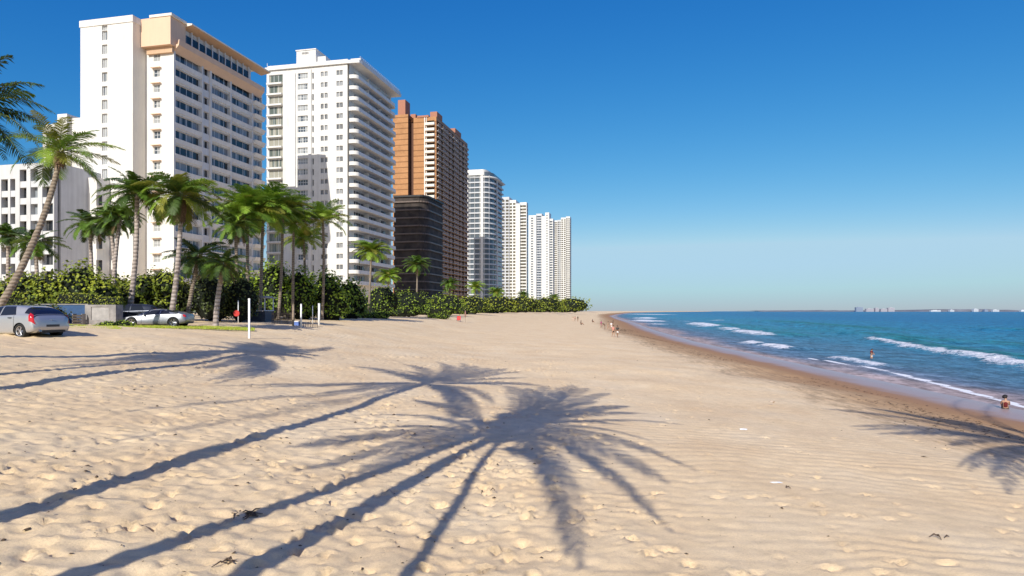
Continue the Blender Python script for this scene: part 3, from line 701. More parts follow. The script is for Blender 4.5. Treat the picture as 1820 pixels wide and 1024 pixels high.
for bx in ((xpa-.6, loc_x(K3, 716), 3, 9, z3+1.6, loc_z(K3, 178, xpa, 3)), (loc_x(K3, 724), loc_x(K3, 733), 4, 9, z3, z3+3.1), (loc_x(K3, 764), .2, .4, 8, z3, z3+2.4), (-5, .3, yE3*.55, yE3*.75, z3, z3+2.2), (loc_x(K3, 742), loc_x(K3, 762), -.35, 1.5, z3-.1, z3+.8)):
    mb = MB(); mb.box(*bx); mb.build('roof_block', M_PINK, b3)
for pa, pb in ((754.5, 756), (757.8, 758.8)):
    mb = MB(); mb.box(loc_x(K3, pa), loc_x(K3, pb), -.5, -.01, 3, z3-.3); mb.build('white_pilaster', M_WHITE, b3)

# ---------------------------------------------------------------- dark low pavilion block before tower 3
M_BRONZE = plain('dark_netting', (.045, .034, .028), .8, var=.7, scale=.35)
Kp = ((738-CX)/F*235, 235.0)
bp_ = building('low_building', 'dark bronze low block with a curved roof edge standing before the brown brick tower', Kp); bp_['category'] = 'building'
xa, xb = loc_x(Kp, 700), loc_x(Kp, 742); yb = loc_y(Kp, 782, 3.0); zt = loc_z(Kp, 347, 0, 0)
arc = [(xa, 0), (xb, 0)]+[(xb+3.2*math.sin(a)*1.0, 4.0*(1-math.cos(a))) for a in np.linspace(.2, math.pi/2, 6)]+[(xb+3.2, yb), (xa, yb)]
mb = MB(); mb.prism(arc, 0, zt-.6); mb.build('wall', M_BRONZE, bp_)
mb = MB(); mb.prism([(x*1.0+(.5 if x > xb else 0), y-(.5 if y < 1 else 0)) for x, y in arc], zt-.6, zt); mb.build('roof', plain('dark_roof', (.03, .028, .028), .5), bp_)
M_BRZ2 = plain('bronze_slab', (.14, .105, .085), .5, var=.3)
for k in range(14):
    mb = MB(); z = zt-2.6-2.9*k; 
    for (a, b) in zip(arc[:-2], arc[1:-1]):
        nx_, ny_ = (b[1]-a[1]), -(b[0]-a[0]); l_ = math.hypot(nx_, ny_) or 1; o = .35 if k % 3 else .6
        p = (a[0]+nx_/l_*o, a[1]+ny_/l_*o); q = (b[0]+nx_/l_*o, b[1]+ny_/l_*o)
        mb.quad((*p, z), (*q, z), (*q, z+.5), (*p, z+.5)); mb.quad((*a, z+.5), (*p, z+.5), (*q, z+.5), (*b, z+.5)); mb.quad((*p, z), (*a, z), (*b, z), (*q, z))
    mb.build('floor_slab', M_BRZ2, bp_)

# ---------------------------------------------------------------- tower 4: round-fronted white tower
K4 = ((831-CX)/F*420, 420.0)
b4 = building('apartment_tower', 'round ended white tower with grey glass bands standing right of the brown tower', K4)
xr = loc_x(K4, 857); z4 = loc_z(K4, 301, xr, 0); rad = (loc_x(K4, 881.5, 9)-xr)
def oval(r, d=0, xl=-12): return [(xl, -d), (xr, -d)]+[(xr+(r+d)*math.sin(a), 9-(9+d)*math.cos(a)) for a in np.linspace(.12, math.pi/2, 10)]+[(xr+r+d, 30), (xl, 30)]
mb = MB(); mb.prism(oval(rad-.6, -.4), 0, z4-1.5); mb.build('glass_wall', glass('grey_band_glass', (.09, .11, .13), (.24, .26, .28), .55), b4)
sl_ = MB(); sl_.prism(oval(rad, 0.2), -.42, .42); slm = sl_.mesh('floor_band', M_GREYW)
for k in range(30): link('floor_band', slm, b4, (0, 0, z4-5.0-3.3*k))
mb = MB(); mb.prism(oval(rad*.45, .1), z4-3.6, z4); mb.prism(oval(rad+1.2, .2), z4-5.0, z4-4.4); mb.build('roof', M_WHITE, b4)
mb = MB(); mb.box(xr-1.0, xr+.8, -.55, .4, 0, z4-4); mb.box(xr+rad-.6, xr+rad+.35, 12, 13, 0, z4-5); mb.box(-1, .6, -.5, .4, 0, z4-3)
for k in range(5): mb.box(3.2*k+1.6, 3.2*k+1.75, -.12, .41, 0, z4-4)
mb.build('pier', M_WHITE, b4)

# ---------------------------------------------------------------- towers 5 to 9: the far end of the row
def far_tower(lab, d, pxs, wings, gm, fl=3.0):
    """wings: (left column, right column, top row, set-back, pattern) each with its own storeys of windows"""
    K = ((wings[-1][1]-CX)/F*d, d); b = building('apartment_tower', lab, K); y1 = max(8, loc_y(K, pxs))
    for n_, (pa, pb, top, yy, pat) in enumerate(wings):
        xa, xb = loc_x(K, pa, yy), loc_x(K, pb, yy); z = loc_z(K, top, xa, yy); w = xb-xa; mb = MB()
        hs = [z-2.6-fl*k for k in range(int(z/fl)-2)]
        if pat == 'grid': nw = max(2, int(w/3.4)); ww = w/nw; rects = [(ww*q+ww*.14, ww*q+ww*.86, h-2.0, h-.1) for h in hs for q in range(nw)]
        elif pat == 'slits': nw = max(1, int(w/5)); ww = w/nw; rects = [(ww*q+ww*.30, ww*q+ww*.62, h-1.9, h-.2) for h in hs for q in range(nw)]
        elif pat == 'bands': rects = [(.6, w-.6, h-1.9, h-.1) for h in hs]
        else: rects = []
        wall(mb, xa, yy, 0, w, 0, z, rects, .7)
        yb = yy+14 if n_ < len(wings)-1 else y1
        wall(mb, xb, yy, 90, yb-yy, 0, z, [(1.0, yb-yy-1.0, h-2.0, h-.1) for h in hs] if n_ == len(wings)-1 else [], .9)
        mb.quad((xa, yy, z), (xb, yy, z), (xb, yb, z), (xa, yb, z)); mb.quad((xa, yb, 0), (xa, yy, 0), (xa, yy, z), (xa, yb, z)); mb.quad((xb, yb, 0), (xa, yb, 0), (xa, yb, z), (xb, yb, z))
        mb.build('wall', M_WHITE if n_ != 1 else M_GREYW, b)
        if rects:
            m_ = MB()
            for h in hs[::1]: m_.quad((xa+.2, yy+.68, h-2.05), (xb-.2, yy+.68, h-2.05), (xb-.2, yy+.68, h-.05), (xa+.2, yy+.68, h-.05))
            m_.build('glazing', gm, b)
        if n_ == len(wings)-1:
            m_ = MB()
            for h in hs: m_.quad((xb-.88, yy+.9, h-2.05), (xb-.88, yb-.9, h-2.05), (xb-.88, yb-.9, h-.05), (xb-.88, yy+.9, h-.05))
            m_.build('sea_glazing', gm, b)
    return b
G5 = glass('tan_glass', (.10, .085, .06), (.30, .27, .20), .5); G6 = glass('blue_grey_glass', (.07, .09, .12), (.26, .29, .33), .5)
far_tower('white tower with a stepped top and tan window grid, middle of the far row', 600, 938, [(887, 891, 350, -.5, 'plain'), (891, 905, 350.5, -1.0, 'grid'), (905, 917, 356, .4, 'grid'), (917, 924, 362, -.6, 'plain'), (924, 936, 360, 1.5, 'bands')], G5)
far_tower('plain pale tower with a notched top second from the end of the row', 760, 986, [(939.5, 953, 383, -1, 'slits'), (953, 963, 380, 1, 'bands'), (963, 969, 384.5, -.6, 'plain'), (969, 976, 378, 0, 'slits'), (976, 983, 389, 2, 'bands')], G6)
far_tower('short tan gridded tower at the seaward end of the row', 950, 1015.5, [(984, 991, 392, -.5, 'bands'), (991, 997, 391, 1, 'grid'), (997, 1006, 387, 0, 'grid'), (1006, 1013, 385, 1.5, 'grid')], G5)
# ================================================================ palms
def leaf_mat(name, c1, c2, tr=.3):
    t = NT(name); oi = t.new('ShaderNodeObjectInfo'); n = t.noise(1.3, 3)
    k = t.math('ADD', t.math('MULTIPLY', n, .8), t.math('MULTIPLY', oi.outputs['Random'], .2))
    col = t.ramp(k, [(.3, c1), (.7, c2)])
    t.set(col, .5, 0, .3)
    ts = t.new('ShaderNodeBsdfTranslucent'); t.l(t.mix(col, (.25, .30, .02), .25), ts.inputs['Color'])
    ms = t.new('ShaderNodeMixShader'); ms.inputs[0].default_value = tr
    t.l(t.b.outputs[0], ms.inputs[1]); t.l(ts.outputs[0], ms.inputs[2]); t.l(ms.outputs[0], t.out.inputs['Surface'])
    return t.mat
M_LF = leaf_mat('palm_leaf_green', (.085, .17, .020), (.19, .31, .045)); M_LY = leaf_mat('palm_leaf_yellow_green', (.17, .20, .025), (.34, .31, .05))
M_LD = leaf_mat('palm_leaf_dark', (.038, .075, .016), (.08, .13, .03), .15); M_LB = leaf_mat('palm_leaf_dry', (.16, .10, .05), (.28, .19, .09), .1)
M_LBR = leaf_mat('palm_leaf_bright', (.19, .34, .028), (.36, .50, .07))
def trunk_mat(name, c1, c2, ring):
    t = NT(name); w = t.new('ShaderNodeTexWave', wave_type='BANDS', bands_direction='Z'); w.inputs['Scale'].default_value = ring; w.inputs['Distortion'].default_value = 1.5; w.inputs['Detail'].default_value = 3
    t.l(t.co.outputs['Object'], w.inputs['Vector']); n = t.noise(3, 6, .7)
    col = t.mix(t.ramp(n, [(.3, c1), (.7, c2)]), t.ramp(w.outputs['Fac'], [(.1, .45), (.5, 1.0)]), .8, 'MULTIPLY')
    t.bump(t.math('ADD', w.outputs['Fac'], n), .6, .05); return t.set(col, .9, 0, .2)
M_TK = trunk_mat('palm_trunk_bark', (.22, .17, .125), (.38, .31, .24), 1.6); M_TKL = trunk_mat('palm_trunk_pale_bark', (.34, .27, .23), (.52, .45, .40), 1.1); M_FIB = plain('palm_fibre', (.16, .10, .06), .95, var=.4, scale=8, bump=.5)

def frond(mb, pts, width, nl, rng, mat=0, rm=5, hang=.45, lw=.05, fwd=.55, thick=.022):
    """one feather leaf along pts: midrib and hanging leaflets on both sides"""
    P = [Vector(p) for p in pts]; n = len(P)-1
    def on(t):
        k = min(int(t*n), n-1); f = t*n-k; return P[k].lerp(P[k+1], f), (P[k+1]-P[k]).normalized()
    mb.tube([on(q/7)[0] for q in range(8)], [thick*(1.05-q/7.5) for q in range(8)], 4, rm, False)
    twist = rng.uniform(-.35, .35)
    for i in range(nl):
        t = .10+.90*(i+rng.random()*.5)/nl
        if t > .995: t = .995
        p, d = on(t); side = d.cross(Vector((0, 0, 1)))
        if side.length < .05: side = Vector((1, 0, 0))
        side.normalize(); side = Quaternion(d, twist) @ side; up = side.cross(d)
        ll = width*(math.sin(math.pi*min(1, .16+.80*t))**.75)*rng.uniform(.85, 1.1)
        if t > .85: ll *= .55+(1-t)*3
        for s_ in (-1, 1):
            if rng.random() < .05: continue
            q = (side*s_+d*(fwd+.5*t)+up*rng.uniform(.0, .25)).normalized()
            h = hang*rng.uniform(.6, 1.4)
            m1 = p+q*ll*.5+Vector((0, 0, -h*ll*.12)); e = p+q*ll*.93+Vector((0, 0, -h*ll*.55))
            wv = d*lw*.5
            i0 = len(mb.v)
            mb.v += [tuple(p-wv*.7), tuple(p+wv*.7), tuple(m1+wv), tuple(m1-wv), tuple(e)]
            mb.f += [(i0, i0+1, i0+2, i0+3), (i0+3, i0+2, i0+4)]; mb.m += [mat, mat]
def frond_curve(c, az, el, length, droop, n=9, wind=(0, 0)):
    p = Vector(c); out = [tuple(p)]; st = length/n
    for k in range(n):
        e = el-droop*((k+.5)/n)**1.25
        d = Vector((math.cos(az)*math.cos(e)+wind[0]*(k/n), math.sin(az)*math.cos(e)+wind[1]*(k/n), math.sin(e))).normalized()
        p = p+d*st; out.append(tuple(p))
    return out
LEAVES = [M_LF, M_LY, M_LD, M_LB, M_LBR, M_LY]
def crown_mesh(seed, length, nfr=24, mats=(0, 0, 0, 1, 2), wind=(0, 0), dead=0, width=.85, nl=44, el0=(-.35, 1.15), lw=.085, hang=.45):
    rng = random.Random(seed); mb = MB()
    for k in range(nfr):
        q = (k+.5)/nfr; el = el0[0]+(el0[1]-el0[0])*q**.9+rng.uniform(-.12, .12); az = k*2.39996+rng.uniform(-.25, .25)
        L = length*rng.uniform(.82, 1.08)*(.8+.2*math.sin(q*math.pi))
        frond(mb, frond_curve((math.cos(az)*.08, math.sin(az)*.08, .1*q), az, el, L, rng.uniform(.85, 1.5), 9, wind), width*rng.uniform(.85, 1.1)*length/3.2, nl, rng, mats[rng.randrange(len(mats))], 5, hang, lw)
    for k in range(dead):
        az = rng.uniform(0, 6.3); frond(mb, frond_curve((0, 0, -.1), az, -.75, length*.75, .8), .5, 30, rng, 3, 3, .8, .04)
    return mb
def trunk_pts(base, top, bend=(0, 0), n=16):
    b, t = Vector(base), Vector(top); c = (b+t)/2+Vector((bend[0], bend[1], 0))
    return [tuple(b*(1-q)**2+c*2*q*(1-q)+t*q*q) for q in [k/n for k in range(n+1)]]
def trunk_mesh(pts, r0, r1, mat, skirt=0.0, fine=36):
    P = [Vector(p) for p in pts]; n = len(P)-1; out = []; rad = []; rg = random.Random(int(abs(pts[0][0])*100))
    for k in range(fine+1):
        t = k/fine*n; j = min(int(t), n-1); out.append(P[j].lerp(P[j+1], t-j))
        q = k/fine; r = r0+(r1-r0)*q+r0*.55*max(0, 1-q*9)**2
        rad.append(r*(1+(.05 if k % 2 else -.03)+rg.uniform(-.03, .03))+(skirt*max(0, 1-abs(q-.93)/.10) if skirt else 0))
    mb = MB(); mb.tube(out, rad, 10, 0); return mb
PALM_N = 0
def palm(label, crown, base, crownm, r0=.17, r1=.12, bend=(0, 0), bark=None, group='palm trees along the promenade', skirt=0, rz=0.0, sc=1.0, at_crown=None):
    """an Empty at the trunk's foot; trunk and crown are its parts"""
    B = Vector(base); o = thing('palm_tree', label, 'palm tree', tuple(B), 0, group)
    C = Vector(crown)-B
    tm = trunk_mesh(trunk_pts((0, 0, -.25), tuple(C), bend), r0, r1, bark, 0); tm.build('trunk', bark or M_TK, o, True)
    c = link('crown', crownm, o, tuple(C), rz); c.scale = (sc, sc, sc)
    if skirt:
        mb = MB(); rg = random.Random(5)
        pts = trunk_pts((0, 0, -.25), tuple(C), bend); P = [Vector(p) for p in pts]
        up = [P[-1]-(P[-1]-P[-2]).normalized()*q for q in np.linspace(0, skirt, 9)]
        mb.tube(up, [r1+.05+.16*math.sin(q*2.6)*rg.uniform(.8, 1.2) for q in np.linspace(.1, 1, 9)], 9, 0)
        for k in range(70):
            a = rg.uniform(0, 6.28); q = rg.uniform(0, 1); p = up[0].lerp(up[-1], q); d = Vector((math.cos(a), math.sin(a), 0)); rr = r1+.1
            s_ = Vector((-d.y, d.x, 0))*.05; p = p+d*rr; e = p+d*.14+Vector((0, 0, -.35)); mb.poly([tuple(p-s_), tuple(p+s_), tuple(e)])
        mb.build('fibre_skirt', M_FIB, o)
    return o
CR = {}
def crown(key, *a, **k):
    if key not in CR: CR[key] = crown_mesh(*a, **k).mesh('palm_crown', LEAVES)
    return CR[key]
WIND = (.45, .1)
cA = crown('A', 11, 3.2, 25, (0, 0, 1, 0, 2, 4), WIND, 0, .8, 50, (-.45, 1.3), lw=.055); cB = crown('B', 12, 3.1, 38, (2, 0, 0, 0), (.25, 0), 1, .8, 40, (-.35, 1.2))
cC = crown('C', 13, 3.3, 38, (0, 1, 0, 4, 2), (.35, 0), 2, .85, 42, (-.8, 1.2)); cD = crown('D', 14, 3.4, 40, (4, 4, 0, 1), (.15, .0), 0, .9, 42, (-.2, 1.3)); cE = crown('E', 15, 2.6, 28, (2, 2, 0, 0), (0, 0), 2, .8, 36, (-.6, 1.1))
cF = crown('F', 16, 3.8, 32, (4, 0, 4, 1), (-.1, 0), 0, .9, 40, (.0, 1.3))
def foot(px, d): return gnd(px, d)
# the leaning palm at the left edge
palm('leaning coconut palm with a bent bare trunk at the left edge of the photo', at(108, 272, 36), (at(-30, 540, 34)[0], 34, gnd(-30, 34)[2]), cA, .19, .12, (1.2, 0), M_TK, 'palm trees along the promenade', .7, .4, .98)
PL = [  # label, crown px, py, depth, base px, crown mesh, scale, bark, skirt, bend
 ('dark green palm with a grey ringed trunk above the stone block', 243, 345, 48, 226, cB, 1.0, M_TKL, 0, (.5, 0)),
 ('palm with a yellowing side frond and a brown fibrous collar under its crown', 322, 348, 47, 301, cC, 1.02, M_TKL, 1.9, (.4, 0)),
 ('small dark palm with drooping fronds standing before the big white tower', 160, 398, 60, 166, cE, 1.05, M_TKL, 0, (0, 0)),
 ('thin dark palm leaning right from the forked pale trunks', 214, 385, 55, 200, cB, .75, M_TKL, 0, (-.3, 0)),
 ('thin dark palm leaning left from the forked pale trunks', 196, 392, 56, 205, cE, .9, M_TKL, 0, (.35, 0)),
 ('low dark palm in the shade right of the fibrous-collared palm', 352, 456, 54, 330, cE, 1.1, M_TK, 0, (0, 0)),
 ('short leaning palm with a pale curved trunk nearest the kiosk', 398, 470, 46, 383, cE, .82, M_TKL, 0, (-.25, 0)),
 ('short dark palm rising from the hedge before the low grey white block', 62, 432, 58, 66, cE, 1.0, M_TKL, 0, (.2, 0)),
 ('short palm at the left edge before the low grey white block', 14, 420, 60, 10, cB, .75, M_TKL, 0, (.2, 0)),
 ('bushy bright green palm left of the tower with wrap-round balconies', 468, 372, 66, 462, cD, 1.3, M_TK, 0, (0, 0)),
 ('bright palm beside the bushy one with fronds arching right', 502, 380, 70, 494, cD, 1.2, M_TK, 0, (.3, 0)),
 ('small dark palm with a ragged crown behind the bushy bright green palm', 418, 402, 62, 425, cE, 1.05, M_TK, 0, (0, 0)),
 ('isolated bright palm with upright fronds before the wrap-round balconies', 574, 392, 74, 572, cF, 1.0, M_TK, 0, (.3, 0)),
 ('broad bright palm filling the gap between the two white towers', 440, 378, 64, 440, cD, 1.25, M_TK, 0, (0, 0)),
 ('bright palm with a full crown low against the wrap-round tower', 522, 398, 72, 520, cF, .9, M_TK, 0, (0, 0)),
 ('young palm with a low round crown just right of the fence', 540, 425, 78, 545, cD, .9, M_TK, 0, (0, 0)),
 ('slender palm on the promenade before the dark bronze block', 660, 448, 95, 655, cD, 1.0, M_TK, 0, (0, 0)),
 ('slender palm on the promenade left of the red beach chair', 742, 470, 125, 740, cB, 1.1, M_TK, 0, (0, 0)),
]
for k, (lab, px, py, d, bpx, cm, sc, bark, sk, bd) in enumerate(PL):
    palm(lab, at(px, py, d), foot(bpx, d), cm, .2 if d < 50 else .17, .14, bd, bark, 'palm trees along the promenade', sk, k*1.37, sc)

for k, (px, py, d, lab) in enumerate(((690, 492, 140, 'small distant palm rising left of the brown brick tower'), (800, 505, 190, 'distant palm at the foot of the brown brick tower sea face'), (845, 512, 240, 'distant palm at the foot of the round ended tower'),
        (882, 520, 300, 'distant palm between the round ended tower and the stepped one'), (930, 524, 380, 'far palm below the stepped white tower'), (985, 530, 520, 'farthest palm of the promenade below the tan gridded tower'))):
    palm(lab, at(px, py, d), foot(px-3, d), (cD, cB, cF)[k % 3], .2, .15, (.3, 0), M_TK, 'palm trees along the promenade', 0, k*.9, 1.05+.12*k)
# ---------------------------------------------------------------- the palms round the viewer: their shadows lie on the sand
SH = np.array([math.sin(R(SUN_AZ)), math.cos(R(SUN_AZ))]); TE = math.tan(R(SUN_EL))
def toward_sun(p, h):                                         # point h metres above ground point p on the ray to the sun
    return Vector((p[0]-SH[0]*h/TE, p[1]-SH[1]*h/TE, p[2]+h))
def shade_palm(label, cpx, tpx, H, tips, seed, flen=4.6, r=.17, Lmul=1.0, extra=0, width=.85, nl=60, up=.3):
    rng = random.Random(seed); P = hit(*cpx); C = toward_sun(P, H); Q = hit(*tpx)
    d = Vector((Q[0]-P[0], Q[1]-P[1])).normalized(); L = H/TE*Lmul
    B = Vector((P[0]+d.x*L, P[1]+d.y*L, 0)); B.z = gz(B.x, B.y)
    o = thing('palm_tree', label, 'palm tree', tuple(B), 0, 'palm trees that shade the sand'); Cl = C-B
    trunk_mesh(trunk_pts((0, 0, -.3), tuple(Cl)), r*1.15, r*.8, M_TK).build('trunk', M_TK, o, True)
    mb = MB(); S_ = Vector(SUNV)
    for (tx, ty) in tips:
        T0 = Vector(hit(tx, ty)); best = None
        for h in np.arange(H-3.6, H+2.0, .1):
            T = toward_sun(T0, h); e = abs((T-C).length-flen)+.12*abs(h-(H-1.2))
            if best is None or e < best[0]: best = (e, T)
        T = best[1]-B; ln = (T-Cl).length; mid = (T+Cl)/2+Vector((0, 0, up*ln))
        pts = [tuple(Cl*(1-q)**2+mid*2*q*(1-q)+T*q*q) for q in [k/10 for k in range(11)]]
        frond(mb, pts, width*rng.uniform(.9, 1.12), nl, rng, rng.choice((0, 0, 1, 2, 4)), 5, .42, .075, .8, .04)
    for k in range(extra):
        az = rng.uniform(0, 6.3); frond(mb, frond_curve(tuple(Cl), az, rng.uniform(.2, 1.2), flen*.8, 1.2), width*.9, 46, rng, 0, 5, .45, .09)
    mb.build('crown', LEAVES, o); return o
SUNP = [
 ('coconut palm behind the viewer whose broad crown shades the middle of the sand', (905, 765), (430, 1022), 12.8, [(1238, 838), (1214, 756), (1190, 860), (1196, 945), (1172, 925), (1030, 1010), (1005, 985), (1118, 722), (1150, 735), (1018, 684), (1045, 690), (965, 688), (900, 690), (1085, 700), (1165, 790), (1110, 760), (1000, 700), (940, 695), (1075, 730), (1060, 715), (1180, 810)], 1, 4.9, .2),
 ('coconut palm behind the viewer whose fronds shade the sand left of the middle', (858, 776), (205, 1008), 12.6, [(516, 800), (530, 842), (560, 772), (640, 740), (740, 715), (620, 850)], 2, 4.9, .17),
 ('thin palm behind the viewer whose trunk shadow falls nearest the middle of the photo', (878, 800), (722, 1022), 12.0, [(900, 740), (950, 745), (985, 840), (850, 750)], 3, 2.6, .10),
 ('tall palm left of the viewer whose long trunk shadow starts at the left edge', (755, 686), (0, 945), 16.0, [(235, 738), (222, 792), (380, 688), (450, 690), (630, 656), (660, 664), (770, 644), (790, 648), (925, 660), (900, 655), (965, 686), (940, 672), (845, 650), (870, 655), (860, 765), (820, 745), (800, 720), (620, 690), (880, 720), (980, 690), (700, 660), (720, 650), (820, 646), (690, 700), (840, 735), (800, 770), (900, 690), (560, 700)], 4, 5.6, .2),
 ('palm left of the viewer whose crown shadow lies by the white post', (432, 634), (0, 694), 12.5, [(596, 621), (590, 618), (562, 641), (540, 640), (520, 612), (500, 615), (465, 605), (480, 608), (445, 674), (430, 672), (385, 684), (370, 678), (475, 664), (400, 612), (350, 655), (550, 630)], 5, 4.4, .17),
 ('palm left of the viewer with the faint upper pair of trunk shadows', (400, 630), (0, 667), 13.0, [(500, 617), (450, 612), (180, 636), (60, 652), (120, 640), (470, 650)], 6, 4.6, .12),
 ('palm right of the viewer whose fronds shade the brown tide line', (1905, 800), (2100, 960), 12.0, [(1462, 724), (1540, 722), (1560, 724), (1512, 756), (1525, 762), (1560, 770), (1700, 834), (1720, 840), (1760, 850), (1790, 880), (1640, 735), (1660, 740), (1800, 760), (1600, 770), (1740, 710), (1690, 790), (1780, 740), (2000, 760), (1850, 720)], 7, 5.6, .18),
]
for a in SUNP: shade_palm(*a)
# top-left palm whose fronds enter the photo
C_ = at(-62, 205, 20); o = thing('palm_tree', 'palm whose dark drooping fronds enter the photo at the upper left edge', 'palm tree', (C_[0]-1.2, C_[1]-1.0, gz(C_[0]-1.2, C_[1]-1)), 0, 'palm trees that shade the sand')
B_ = Vector(o.location); Cl = Vector(C_)-B_; trunk_mesh(trunk_pts((0, 0, -.3), tuple(Cl)), .2, .14, M_TK).build('trunk', M_TK, o, True)
mb = MB(); rng = random.Random(9)
for (tx, ty, dd) in ((20, 98, 20.3), (78, 152, 20), (60, 168, 20.6), (98, 202, 19.6), (84, 228, 20.1), (52, 300, 19.8), (30, 268, 20.3), (70, 262, 19.2), (45, 215, 20.4), (10, 285, 19), (-60, 60, 20), (-160, 130, 20.5), (-190, 240, 20), (-120, 310, 19.5), (-40, 330, 20.5), (30, 150, 21.5), (-100, 170, 22), (-20, 250, 21.6)):
    T = Vector(at(tx, ty, dd))-B_; ln = (T-Cl).length; mid = (T+Cl)/2+Vector((0, 0, .34*ln))
    frond(mb, [tuple(Cl*(1-q)**2+mid*2*q*(1-q)+T*q*q) for q in [k/10 for k in range(11)]], .62, 46, rng, rng.choice((2, 2, 0)), 5, .7, .05, .6, .025)
mb.build('crown', LEAVES, o)

# ================================================================ shrubs and hedges
def bush_mesh(seed, blobs, n, leaf, mats=None, core=True, box=False):
    """leaf-sized faces through the outer shell of overlapping lumps (x, y, z, rx, ry, rz), sun and shade put into the leaf colours"""
    rng = np.random.RandomState(seed); mb = MB()
    vol = np.array([b[3]*b[4]+b[4]*b[5]+b[3]*b[5] for b in blobs]); vol = vol/vol.sum()
    for k in range(n):
        b = blobs[rng.choice(len(blobs), p=vol)]; v = rng.normal(size=3); v /= np.linalg.norm(v)
        if box: v = v/np.max(np.abs(v))*.97
        r = rng.uniform(.62, 1.06)**.6
        if not box: r *= 1+.13*math.sin(v[0]*6+b[0]*3)*math.sin(v[2]*7+b[1])+.10*math.sin(v[1]*9+v[0]*8+b[0]); r += (rng.rand() < .10)*rng.uniform(0, .22)
        if v[2] < -.6: continue
        p = Vector((b[0]+v[0]*b[3]*r, b[1]+v[1]*b[4]*r, b[2]+v[2]*b[5]*r))
        nrm = Vector((v[0]+rng.normal()*.55, v[1]+rng.normal()*.55, v[2]+.35+rng.normal()*.55)).normalized()
        t = nrm.cross(Vector(rng.normal(size=3))).normalized(); u = nrm.cross(t); s = leaf*rng.uniform(.6, 1.25)
        m = 0 if (v[2] > .1 and rng.rand() < .6) else (1 if r > .86 else 2)  # bright top leaves and dark inner ones carry sun and shade in colour
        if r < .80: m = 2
        mb.poly([tuple(p-t*s*.5), tuple(p+u*s*.36-t*s*.05), tuple(p+t*s*.55), tuple(p-u*s*.36-t*s*.05)], m)
    if core:  # near-black core added inside each lump to block light
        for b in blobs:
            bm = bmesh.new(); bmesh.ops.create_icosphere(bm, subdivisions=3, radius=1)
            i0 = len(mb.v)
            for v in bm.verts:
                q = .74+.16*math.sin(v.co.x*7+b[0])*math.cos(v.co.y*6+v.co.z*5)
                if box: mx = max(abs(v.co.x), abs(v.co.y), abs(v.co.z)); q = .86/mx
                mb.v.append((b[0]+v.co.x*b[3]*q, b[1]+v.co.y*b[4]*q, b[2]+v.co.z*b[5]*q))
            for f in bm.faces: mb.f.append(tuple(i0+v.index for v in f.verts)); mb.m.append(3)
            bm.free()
    return mb
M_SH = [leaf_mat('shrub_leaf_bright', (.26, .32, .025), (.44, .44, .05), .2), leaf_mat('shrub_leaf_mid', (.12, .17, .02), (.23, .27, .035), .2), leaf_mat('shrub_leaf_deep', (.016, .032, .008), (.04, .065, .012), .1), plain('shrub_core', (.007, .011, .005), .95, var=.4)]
M_SD = [leaf_mat('shade_leaf_mid', (.11, .13, .025), (.19, .19, .04), .2), leaf_mat('shade_leaf', (.05, .072, .016), (.09, .11, .025), .15), leaf_mat('shade_leaf_deep', (.010, .018, .006), (.022, .032, .009), .1), M_SH[3]]  # leaf colours darkened to stand for shade under the trees
M_SV = [leaf_mat('fresh_leaf_bright', (.26, .37, .025), (.38, .48, .05), .25), leaf_mat('fresh_leaf_mid', (.12, .20, .018), (.20, .28, .03), .2), M_SH[2], M_SH[3]]
def bush(label, name, cat, px, d, blobs, n, leaf, mats, group=None, seed=1, box=False, dz=0):
    x, y, z = gnd(px, d); o = bush_mesh(seed, blobs, n, leaf, box=box).build(name, mats, None, False, (x, y, z+dz)); o.name = name
    return tag(o, label, cat, group)
GS = 'shrubs behind the parked cars'
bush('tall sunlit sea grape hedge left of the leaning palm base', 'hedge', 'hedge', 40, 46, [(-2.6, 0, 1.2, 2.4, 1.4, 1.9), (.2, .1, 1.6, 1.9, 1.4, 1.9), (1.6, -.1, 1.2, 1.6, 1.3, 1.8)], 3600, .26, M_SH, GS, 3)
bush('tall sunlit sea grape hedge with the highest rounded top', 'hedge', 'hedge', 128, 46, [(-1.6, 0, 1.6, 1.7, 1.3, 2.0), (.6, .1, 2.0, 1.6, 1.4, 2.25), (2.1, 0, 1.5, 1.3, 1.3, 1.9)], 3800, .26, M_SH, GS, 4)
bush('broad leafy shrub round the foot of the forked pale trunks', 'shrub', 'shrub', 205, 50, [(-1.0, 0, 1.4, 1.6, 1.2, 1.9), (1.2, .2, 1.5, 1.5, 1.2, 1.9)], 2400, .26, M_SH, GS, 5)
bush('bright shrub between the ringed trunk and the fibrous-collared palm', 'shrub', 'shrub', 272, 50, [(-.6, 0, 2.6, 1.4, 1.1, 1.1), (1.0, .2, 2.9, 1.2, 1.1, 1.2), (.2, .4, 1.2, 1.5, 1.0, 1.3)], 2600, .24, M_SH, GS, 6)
bush('tangled shrub coloured dark for the shade behind the silver coupe', 'shrub', 'shrub', 245, 56, [(-1.5, 0, 1.6, 1.8, 1.2, 2.2), (1.4, .3, 1.8, 1.8, 1.2, 2.6)], 2400, .26, M_SD, GS, 7)
bush('shrub coloured dark to stand for the shade right of the fibrous-collared palm', 'shrub', 'shrub', 345, 58, [(-1.6, 0, 1.8, 1.7, 1.2, 2.3), (1.0, .3, 2.2, 1.8, 1.2, 2.6)], 2600, .26, M_SD, GS, 8)
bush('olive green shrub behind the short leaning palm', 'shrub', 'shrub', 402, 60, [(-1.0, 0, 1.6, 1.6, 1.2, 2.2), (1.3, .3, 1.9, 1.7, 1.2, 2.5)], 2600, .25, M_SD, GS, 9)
bush('low dark shrub between the hedge and the white hatchback', 'shrub', 'shrub', 20, 41, [(-1.8, 0, .7, 1.7, .9, .95), (.7, 0, .6, 1.5, .9, .9), (2.3, .1, .5, 1.1, .8, .7)], 2200, .17, M_SD, GS, 10)
